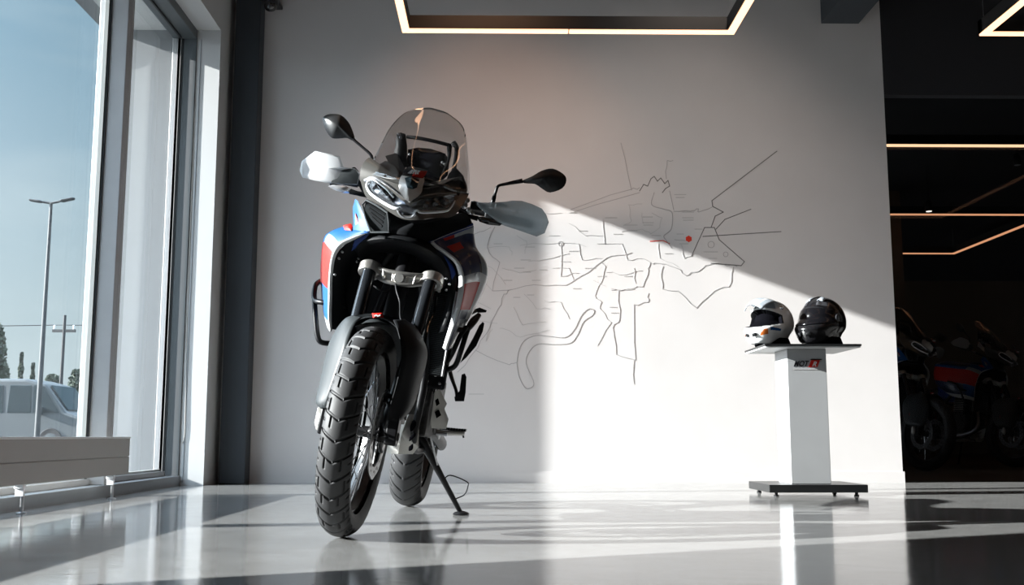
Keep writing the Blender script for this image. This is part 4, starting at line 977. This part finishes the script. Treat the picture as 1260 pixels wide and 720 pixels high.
    RR = [[(530, 299, .24), (533, 297, .24), (553, 288, .30), (576, 279, .38), (582.5, 280, .46), (570, 284, .74)],
          [(535, 304, .25), (538, 302, .24), (556, 296, .31), (574, 290, .39), (583, 292, .48), (570, 294, .76)],
          [(548, 313, .27), (551, 311, .26), (563, 305, .32), (576, 301, .40), (586, 306, .50), (572, 306, .78)],
          [(560, 324, .29), (564, 322, .28), (574, 317, .34), (586, 314, .42), (597, 323, .52), (576, 320, .80)],
          [(565, 340, .31), (570.5, 340, .30), (579, 337, .36), (590, 335, .44), (599, 341, .54), (577, 338, .82)],
          [(564, 358, .33), (570, 359, .32), (576, 358, .38), (584, 358, .46), (592.5, 361, .55), (574, 358, .82)],
          [(560, 379, .35), (565.5, 381, .34), (570, 381, .40), (576, 381, .46), (582, 382, .54), (568, 380, .78)],
          [(553, 402, .37), (558, 404, .36), (562, 404, .41), (567, 404, .46), (570, 404, .52), (562, 402, .72)],
          [(545, 428, .38), (549, 431, .38), (553, 429, .42), (556, 426, .46), (558, 424, .50), (554, 422, .64)]]
    def mfR(s_, t_):
        if t_ < .20: return 0
        if s_ < .10: return 4 if t_ > .45 and t_ < .8 else (3 if .3 < t_ < .45 else 2)
        if s_ < .20: return 2
        if s_ < .27: return 3 if .28 < t_ < .50 else 2
        if s_ < .50: return 4 if t_ > .62 and t_ < .82 else (5 if s_ > .30 and int(t_ * 40 + s_ * 25) % 9 == 0 else 2)
        if s_ < .55: return 4 if t_ < .6 else 0
        if s_ < .74: return 3 if t_ < .66 else 0
        if s_ < .82: return 2 if t_ < .6 else 0
        return 4 if t_ > .3 else 2
    shroud(RR, [M['white'], M['blue'], M['navy'], M['red'], M['pale_grey'], M['cowl']], mfR, 'side_fairing')
    MB().pillow(PL([(524, 299, .23), (552, 285, .30), (582, 274, .38), (583, 279, .38), (555, 290, .30), (531, 299, .23)]), (0, -.004, 0), (0, .04, 0), rings=3).build('fairing_edge', M['deep_blue'], root)
    MB().tube(PL([(530, 298, .225), (553, 288, .29), (583, 277.5, .37)]), .0013, 6, 3).build('fairing_pinstripe', M['white'], root)
    # navy inner return on its left
    rows = [catmull(PL(r), 3) for r in ([(523, 298, .24), (536, 307, .27), (549, 318, .29), (559, 332, .31), (561, 352, .34), (556, 378, .37), (546, 408, .39)],
            [(526, 306, .27), (538, 320, .31), (546, 334, .34), (551, 347, .36), (551, 362, .38), (547, 382, .40), (538, 410, .42)])]
    MB().grid(rows, lambda s_, t_: 0 if t_ < .55 else 1).build('fairing_return', [M['deep_blue'], M['black_pl']], root, solid=.004)
    # dark inner panel on its right, behind the white band
    rows = [catmull(PL(r), 3) for r in ([(450, 289, .26), (434, 296, .29), (421, 305, .31), (412, 320, .33), (409, 345, .35), (408, 380, .37), (409, 405, .38)],
            [(452, 300, .42), (440, 312, .45), (432, 325, .47), (428, 340, .48), (426, 362, .48), (424, 385, .46), (421, 408, .44)],
            [(452, 320, .50), (446, 330, .52), (442, 345, .54), (440, 360, .54), (440, 380, .52), (436, 395, .50), (432, 412, .48)])]
    MB().grid(rows).build('inner_panel', M['black_pl'], root, solid=.004)
    for px, py in ((439, 322), (441, 318), (421, 310), (417, 318), (412, 338)):
        c = P(px, py, .30 if px < 430 else .36); MB().lathe([(.004, .01), (.0048, -.002), (.002, -.005)], Matrix.Translation(c) @ Matrix.Rotation(-math.pi / 2, 4, 'X'), 10).build('fairing_bolt', M['steel'], root)
    for px, py in ((549, 343), (549, 357), (553, 350)):
        c = P(px, py, .32); MB().lathe([(.004, .01), (.0048, -.002), (.002, -.005)], Matrix.Translation(c) @ Matrix.Rotation(-math.pi / 2, 4, 'X'), 10).build('fairing_bolt', M['steel'], root)

    # ---- crash bars
    a = MB(); a.tube(PL([(424, 378, .46), (408, 373.5, .42), (396, 372, .42), (387, 368.5, .46), (388, 352, .5), (394, 346, .60)]), .0105, 12, 5)
    a.tube(PL([(387, 368, .46), (388, 388, .44), (390.5, 412, .43), (395, 421, .43), (408, 423, .45), (424, 425, .50)]), .0105, 12, 5); a.build('crash_bar', M['black_mt'], root)
    a = MB(); a.tube(PL([(546, 401, .40), (560, 405, .42), (574, 405.5, .46), (584, 396, .50), (589, 388, .54)]), .0105, 12, 5)
    a.tube(PL([(589, 388, .54), (580, 396, .50), (574, 410, .46), (567, 432, .44), (560, 450, .46), (548, 456, .5)]), .0105, 12, 5); a.tube(PL([(546, 452, .5), (556, 436, .45), (566, 414, .44), (574, 402, .45)]), .0095, 12, 4); a.build('crash_bar', M['black_mt'], root)
    MB().pillow(PL([(594, 396), (596, 398), (594, 408), (586, 426), (574, 440), (566, 447), (572, 434), (582, 416), (590, 400)], .56), (0, -.010, 0), (0, .025, 0), rings=3).build('crash_bar_pad', M['black_pl'], root)
    MB().pillow(PL([(583, 381), (590, 378.5), (599, 382), (598, 384.5), (588, 385)], .62), (0, -.006, 0), (0, .015, 0), rings=3).build('side_fin', M['black_pl'], root)
    MB().tube(PL([(562, 404, .47), (568, 392, .52), (586, 383, .60)]), .006, 8, 3).build('fin_arm', M['black_mt'], root)

    # ---- windscreen, bracket, instruments
    cols = [[(450, 212, .27), (463, 190, .32), (472, 172, .36), (481, 156, .41), (497, 140, .47), (513, 134, .50)],
            [(466, 217, .19), (476, 194, .25), (485, 174, .31), (494, 157, .37), (505, 143, .44), (518, 133.4, .49)],
            [(489, 221, .13), (493, 198, .19), (500, 177, .26), (507, 159, .33), (514, 146, .41), (523, 133, .48)],
            [(513, 222, .11), (514, 201, .17), (516, 180, .24), (520, 161, .31), (525, 147, .40), (530, 133, .48)],
            [(538, 228, .15), (539, 206, .20), (539, 186, .27), (540, 166, .34), (541, 151, .42), (538, 135, .49)],
            [(559, 236, .23), (560, 212, .28), (559, 190, .33), (558, 171, .38), (554, 154, .45), (545, 137, .50)],
            [(577, 238, .34), (577, 212, .38), (575, 190, .42), (573.5, 172, .45), (568, 154, .48), (550, 139, .51)]]
    rows = [catmull(PL(c), 4) for c in cols]; rows = [list(c) for c in zip(*[catmull(list(c), 5) for c in zip(*rows)])]
    ws = MB().grid(rows).build('windscreen', M['screen'], root, auto=80, solid=.003)
    edge = [r[0] for r in rows] + rows[-1][1:] + [r[-1] for r in rows[::-1]][1:]
    MB().tube(edge, .0014, 6).build('windscreen_edge', M['grey_pl'] , ws)
    br = MB()
    br.pillow(PL([(488, 165), (493, 163), (499, 165), (501, 180), (501, 205), (492, 212), (486, 205), (485, 188), (487, 176)], .42), (0, -.014, 0), (0, .02, 0)); 
    br.tube(PL([(501, 168.5, .42), (515, 170, .40), (535, 174, .40), (554, 179, .44)]), .0075, 10, 5)
    br.tube(PL([(558, 176, .44), (562, 183, .43), (560, 200, .40), (556, 222, .36)]), [.012, .009, .008, .010], 10, 5)
    br.tube(PL([(553, 180, .44), (552, 196, .42), (545, 215, .38)]), [.011, .006, .007], 10, 5)
    bro = br.build('screen_bracket', M['black_pl'], root)
    for px, py in ((491, 165), (486, 192), (493, 169), (557, 178)):
        c = P(px, py, .40); MB().lathe([(.005, .01), (.006, -.002), (.003, -.006)], Matrix.Translation(c) @ Matrix.Rotation(-math.pi / 2, 4, 'X'), 12).build('bracket_screw', M['steel'], bro)
    MB().pillow(PL([(502, 184), (514, 181.5), (530, 183), (548, 189), (553, 198), (551, 216), (540, 226), (514, 216), (500, 208)], .44), (0, -.02, 0), (0, .03, 0), rings=4).build('instrument_cluster', M['black_gl'], root)
    for px, py in ((544, 200), (547, 202), (504, 190)):
        c = P(px, py, .41); MB().lathe([(.004, .01), (.005, -.002), (.002, -.005)], Matrix.Translation(c) @ Matrix.Rotation(-math.pi / 2, 4, 'X'), 10).build('cluster_screw', M['steel'], root)
    # dark cockpit sides, sun-lit teal inner panel at its right
    MB().pillow(PL([(560, 205, .34), (570, 216, .34), (577, 236, .35), (572, 246, .34), (560, 238, .28), (548, 226, .26), (552, 214, .32)]), (0, -.015, 0), (0, .08, 0), rings=4).build('cockpit_side', M['black_pl'], root)
    MB().pillow(PL([(474, 198, .33), (484, 200, .34), (490, 212, .22), (489, 221, .17), (478, 213, .22), (465, 203, .27)]), (0, -.006, 0), (0, .03, 0), rings=3).build('cockpit_side', M['grey_pl'], root)
    MB().pillow(PL([(474, 192, .36), (488, 188, .42), (492, 210, .30), (498, 214, .20), (520, 218, .2), (545, 226, .26), (520, 232, .14), (492, 224, .17), (482, 208, .28)]), (0, -.006, 0), (0, .05, 0), rings=3).build('cockpit_floor', M['black_pl'], root)

    # ---- handlebar
    hb0 = P(405, 219, .50); hb1 = P(655, 276, .50); m0 = P(470, 232, .52); m1 = P(590, 262, .52)
    a = MB(); a.tube([hb0, hb0.lerp(m0, .5), m0, m0.lerp(m1, .5) + Vector((0, -.03, -.02)), m1, hb1.lerp(m1, .5), hb1], .011, 14, 5); hbar = a.build('handlebar', M['black_mt'], root)
    for a0, a1 in ((hb0, hb0.lerp(m0, .55)), (hb1, hb1.lerp(m1, .55))):
        MB().tube([a0, a1], .0165, 16).build('grip', M['leather'], hbar)
    for c in (hb0.lerp(m0, .75), hb1.lerp(m1, .75)):
        MB().box((c.x - .03, c.y - .025, c.z - .02), (c.x + .03, c.y + .02, c.z + .022)).build('switchgear', M['black_pl'], hbar, bevel=.006)
    # mirrors
    a = MB(); a.tube(PL([(457.5, 205, .46), (457, 192, .45), (447, 182, .45), (437, 173.5, .45), (431, 167, .45)]), [.0075, .0065, .0055, .006, .0085], 12, 4); ms = a.build('mirror_stem', M['black_mt'], root)
    O = [(397, 144.4), (402, 141.3), (409, 140.2), (419.6, 141.7), (428.6, 150), (433.5, 160), (436.5, 170.5), (434, 173.2), (427, 170), (418, 170.5), (408.7, 170), (402.4, 163), (398, 153)]
    mm_ = MB(); mm_.pillow(PL(O, .45), (0, -.030, .004), (0, .012, 0), rings=6, smooth=3, power=1.8); mo = mm_.build('mirror_head', M['mirror'], ms)
    oc = sum(PL(O, .45), Vector()) / len(O)
    MB().pillow([oc + (p - oc) * .86 + Vector((0, .010, 0)) for p in PL(O, .45)], (0, -.004, 0), (0, .004, 0), rings=2, smooth=3).build('mirror_glass', M['mirror_gl'], mo)
    a = MB(); a.tube(PL([(605, 254, .46), (608, 243, .46), (610, 236, .46), (613, 229, .46), (622, 226.5, .46), (643, 222.5, .46)]), [.0095, .009, .006, .0065, .0055, .0065, .0095], 12, 4); ms = a.build('mirror_stem', M['black_mt'], root)
    O = [(641.7, 222.5), (655, 216.7), (666.7, 210), (680, 207.5), (693, 214), (697, 221.7), (692, 231.7), (677, 237), (668, 233), (658, 226.5), (645, 225.5)]
    mm_ = MB(); mm_.pillow(PL(O, .46), (0, -.028, .004), (0, .012, 0), rings=6, smooth=3, power=1.8); mo = mm_.build('mirror_head', M['mirror'], ms)
    oc = sum(PL(O, .46), Vector()) / len(O)
    MB().pillow([oc + (p - oc) * .86 + Vector((0, .010, 0)) for p in PL(O, .46)], (0, -.004, 0), (0, .004, 0), rings=2, smooth=3).build('mirror_glass', M['mirror_gl'], mo)
    # handguards
    MB().pillow(PL([(369, 209.5, .47), (371.7, 198.6, .44), (388, 186, .40), (403, 189.5, .385), (418, 193, .38), (423, 206, .375), (437.6, 207.6, .39), (443, 214, .40), (440, 227.5, .40), (421, 227, .39), (403, 225, .39), (387, 222, .41), (372.6, 218.5, .45)]), (0, -.03, 0), rings=6, power=1.7, shell=True).build('handguard', M['guard_w'], root, auto=50, solid=.004)
    MB().pillow(PL([(415, 209), (423, 206.5), (437, 208.5), (442, 215), (439, 226.5), (421, 226.3), (407, 225)], .382), (0, -.006, 0), (0, .004, 0), rings=3).build('handguard_base', M['grey_pl'], root)
    MB().pillow(PL([(583, 249, .41), (600, 249.5, .39), (623, 248.5, .375), (630, 247.3, .37), (641.7, 247.5, .37), (655, 251.5, .375), (666.7, 256.7, .39), (672, 264, .41), (675, 273.5, .44), (670, 286.7, .45), (660, 291, .44), (640, 284, .40), (618, 276.7, .38), (603, 266, .38), (591, 257, .40)]), (0, -.03, 0), rings=6, power=1.7, shell=True).build('handguard', M['guard_g'], root, auto=50, solid=.004)
    a = MB(); a.tube(PL([(582, 250, .43), (592, 253, .42), (600, 256, .41)]), .011, 10, 2); a.box(tuple(P(586, 254, .42) - Vector((.022, .015, .016))), tuple(P(586, 254, .42) + Vector((.022, .03, .016)))); a.build('handguard_mount', M['black_pl'], root, bevel=.004)
    a = MB(); a.tube(PL([(448, 236, .42), (440, 222, .41), (432, 215, .40)]), .008, 10, 2); a.build('handguard_mount', M['black_pl'], root)
    # levers
    MB().tube(PL([(612, 252.5, .42), (617, 252.3, .41), (624, 253.8, .40)]), [.007, .0085, .003], 10, 3).build('brake_lever', M['black_mt'], root)
    MB().tube(PL([(440, 212, .45), (436, 208, .44), (434, 207.2, .43)]), [.006, .008, .004], 10, 3).build('clutch_lever', M['black_mt'], root)
    MB().tube(PL([(406, 227, .42), (425, 226, .42), (445, 229, .45)]), .0045, 8, 3).build('clutch_lever', M['black_mt'], root)
    # turn signals
    a = MB(); a.tube(PL([(452, 240, .34), (440, 238, .33), (431, 235.5, .33)]), [.011, .009, .011], 10, 3); tsn = a.build('turn_signal', M['black_pl'], root)
    MB().pillow(PL([(403, 229), (410, 227.5), (426, 229), (431, 232), (431, 237.5), (424, 238), (412, 234)], .33), (0, -.014, 0), (0, .014, 0), rings=4).build('signal_lens', M['drl_ring'], tsn)
    a = MB(); a.tube(PL([(566, 262, .34), (576, 266, .33), (588, 269, .33)]), [.012, .008, .010], 10, 3); tsn = a.build('turn_signal', M['black_pl'], root)
    MB().pillow(PL([(586, 267), (594, 266.5), (607, 270), (618, 275.5), (615, 278), (602, 277), (590, 273)], .33), (0, -.012, 0), (0, .014, 0), rings=4).build('signal_lens', M['black_gl'], tsn)
    # silver joint parts between cowl and guard on its left
    for px, py, r_ in ((571, 252, .014), (577, 258, .010), (575, 246, .010), (581, 263, .009)):
        c = P(px, py, .42); MB().lathe([(r_, .012), (r_ * 1.05, 0), (r_ * .6, -.008)], Matrix.Translation(c) @ Matrix.Rotation(-math.pi / 2, 4, 'X'), 14).build('bar_fitting', M['clamp'], root)
    MB().pillow(PL([(445, 214, .33), (450, 200, .33), (456, 193.5, .34), (457, 204, .32), (452, 214, .28), (447, 228, .27)]), (0, -.012, 0), (0, .05, 0), rings=4).build('cowl_shoulder', M['drl_ring'], root)
    return root
bike = motorcycle()

def copy_tree(o, parent=None):
    c = o.copy(); COL.objects.link(c); c.parent = parent
    for ch in list(o.children): copy_tree(ch, c)
    return c
def stand(x, y, deg, label):
    c = copy_tree(bike); c.matrix_world = Matrix.Translation((x, y, .002)) @ Matrix.Rotation(math.radians(deg), 4, 'Z') @ Matrix.Rotation(math.radians(8), 4, 'Y')
    c['label'] = label; c['category'] = 'motorcycle'; return c
stand(4.1, 10.1, 18, 'dark motorcycle standing in the unlit hall just right of the map wall end')
stand(5.6, 11.4, 26, 'dark motorcycle at the right edge of the picture, deep in the unlit hall')
# dim boards in the hall
t = thing('display_board', 'dim brownish display board on a stand behind the dark motorcycle in the hall', 'board', (4.25, 12.0, 0))
MB().box((-.35, 0, .95), (.30, .03, 1.75)).build('panel', M['poster'], t, smooth=False, bevel=.004)
for x in (-.3, .25): MB().tube([(x, .015, .0), (x, .015, .96)], .012, 8).build('leg', M['black_mt'], t)

# ================================================================== OUTSIDE
def street_lamp():
    b = at_y(47, 560, 28); top = at_y(63, 250, 28)
    t = thing('street_lamp', 'tall double-arm street lamp outside in the car park', 'lamp', (top.x, 28, -.1)); T = Matrix.Translation(-t.location)
    MB().tube([(top.x, 28, -.1), (top.x, 28, top.z)], [.075, .055, .04], 12).xf(T).build('pole', M['pole'], t)
    for sg, e_ in ((-1, at_y(36, 246, 28)), (1, at_y(92, 244, 28))):
        m_ = top.lerp(e_, .35); MB().tube([top, m_], .035, 8).xf(T).build('arm', M['pole'], t)
        d = (e_ - m_); MB().tube([m_, m_ + d * .2, m_ + d * .9, e_], [.03, .12, .11, .04], 10, flat=.35).xf(T).build('lamp_head', M['pole'], t)
street_lamp()
def utility_pole():
    b = at_y(80, 388, 46)
    t = thing('utility_pole', 'weathered utility pole with a short crossarm beside the street lamp', 'pole', (b.x, 46, -.1)); T = Matrix.Translation(-t.location)
    MB().tube([(b.x, 46, -.1), (b.x, 46, b.z)], [.085, .065], 10).xf(T).build('pole', M['wood'], t)
    MB().box((b.x - .5, 45.95, b.z - .75), (b.x + .5, 46.05, b.z - .63)).xf(T).build('crossarm', M['wood'], t, smooth=False)
    for dx in (-.42, .42): MB().lathe([(.03, 0), (.06, .04), (.04, .10), (.06, .14), (.02, .2)], T @ Matrix.Translation((b.x + dx, 46, b.z - .63)), 10).build('insulator', M['white_plastic'], t)
    for k, dx in enumerate((-.42, .42)):
        pts = [Vector((b.x + dx - 30, 46.2, b.z - .4)), Vector((b.x + dx - 15, 46.1, b.z - .9)), Vector((b.x + dx, 46, b.z - .43)), Vector((b.x + dx + 15, 46.1, b.z - .9)), Vector((b.x + dx + 30, 46.2, b.z - .4))]
        MB().tube(pts, .012, 5, 5).xf(T).build('wire', M['gasket'], t)
utility_pole()
def van():
    y0 = 29.5; a = at_y(-60, 530, y0); b = at_y(101, 530, y0)
    x0, x1 = a.x - 1.2, b.x; zg = -.1; W = 1.85
    t = thing('van', 'silver van parked outside behind the lamp posts, seen through the window', 'car', ((x0 + x1) / 2, y0, zg)); T = Matrix.Translation(-t.location)
    ztop = at_y(30, 466, y0).z
    Ln = x1 - x0
    side = [(0, .35), (0, 1.0), (.02, ztop - .25), (.06, ztop - zg), (.66, ztop - zg), (.78, ztop - zg - .15), (.90, 1.12), (.985, .98), (1, .75), (1, .35)]
    prof = [(x0 + q * Ln, zg + z) for q, z in side]
    def skin(inset): return prof
    m_ = MB(); m_.plate([(x, y0, z) for x, z in prof], (0, W, 0)); bd = m_.xf(T).build('body', M['van'], t, smooth=False, bevel=.08)
    zt = ztop - zg
    for q0, q1 in ((.08, .30), (.32, .54), (.56, .70)):
        MB().plate([(x0 + q0 * Ln, y0 - .012, zg + 1.08), (x0 + q1 * Ln, y0 - .012, zg + 1.08), (x0 + (q1 - .005) * Ln, y0 - .012, zg + zt - .18), (x0 + (q0 + .01) * Ln, y0 - .012, zg + zt - .18)], (0, .03, 0)).xf(T).build('window', M['van_gl'], bd, smooth=False, bevel=.02)
    MB().plate([(x0 + .71 * Ln, y0 - .012, zg + 1.08), (x0 + .865 * Ln, y0 - .012, zg + 1.08), (x0 + .765 * Ln, y0 - .012, zg + zt - .22), (x0 + .71 * Ln, y0 - .012, zg + zt - .18)], (0, .03, 0)).xf(T).build('window', M['van_gl'], bd, smooth=False)
    MB().plate([(x0 + .795 * Ln, y0 + .12, zg + zt - .20), (x0 + .795 * Ln, y0 + W - .12, zg + zt - .20), (x0 + .897 * Ln, y0 + W - .12, zg + 1.16), (x0 + .897 * Ln, y0 + .12, zg + 1.16)], (.03, 0, .02)).xf(T).build('windscreen', M['van_gl'], bd, smooth=False)
    MB().box((x1 - .02, y0 + .1, zg + .68), (x1 + .02, y0 + .42, zg + .88)).xf(T).build('headlamp', M['clear'], bd, smooth=False)
    for q in (.17, .82):
        for yy in (y0 + .08, y0 + W - .08):
            X = T @ Matrix.Translation((x0 + q * Ln, yy, zg + .33)) @ Matrix.Rotation(math.pi / 2, 4, 'X')
            w_ = MB().lathe([(.20, -.10), (.31, -.11), (.33, -.08), (.33, .08), (.31, .11), (.20, .10)], X, 28).build('wheel', M['tyre'], t)
            MB().lathe([(.02, .115), (.19, .10), (.21, .08), (.21, -.08), (.19, -.10), (.02, -.115)], X, 20).build('hubcap', M['van'], w_)
    MB().box((x0 + .74 * Ln, y0 - .16, zg + 1.05), (x0 + .77 * Ln, y0 - .01, zg + 1.25)).xf(T).build('side_mirror', M['van'], bd, smooth=False, bevel=.02)
van()
def tree(px, pt, y, wd, kind, label):
    top = at_y(px, pt, y); H_ = top.z + .1; t = thing('tree', label, 'tree', (top.x, y, -.1), 'trees beyond the car park')
    MB().tube([(0, 0, 0), (.05, 0, H_ * .4), (0, 0, H_ * .85)], [.02 * H_ + .05, .05, .02], 8, 3).build('trunk', M['bark'], t)
    mb = MB(); rnd = random.Random(int(px * 13 + pt)); hw_ = wd / 2 / 1300 * y
    for k in range(2200):
        q = rnd.random(); z = H_ * (.16 + .84 * q)
        if kind == 'spruce': rr = hw_ * (1.05 - q) * (0.75 + .35 * math.sin(q * 34))
        else: rr = hw_ * math.sqrt(max(0, 1 - (2 * q - 1) ** 2)) + .1
        a = rnd.random() * 6.283; r = rr * (rnd.random() ** .4); s_ = .05 + .09 * rnd.random()
        c = Vector((r * math.cos(a), r * math.sin(a), z)); n = Vector((rnd.gauss(0, 1), rnd.gauss(0, 1), rnd.gauss(0, 1))).normalized(); u_ = n.orthogonal().normalized(); v_ = n.cross(u_)
        o_ = len(mb.v); mb.add([c + u_ * s_, c + v_ * s_ * .6, c - u_ * s_, c - v_ * s_ * .6], [(0, 1, 2, 3)])
    mb.build('foliage', M['leaf'], t, smooth=False)
for a in ((4, 446, 62, 16, 'round', 'rounded tree at the far left edge beyond the silver van'),
          (27, 434, 60, 20, 'spruce', 'tallest pointed tree above the roof of the silver van'),
          (41, 447, 61, 14, 'spruce', 'shorter pointed tree just left of the street lamp pole'),
          (65, 461, 64, 26, 'round', 'low rounded tree between the street lamp and the utility pole'),
          (94, 455, 62, 16, 'round', 'small tree right of the utility pole by the window frame'),
          (-4, 398, 45, 22, 'round', 'nearest tall tree, only its branch tip at the left picture edge')):
    tree(*a)
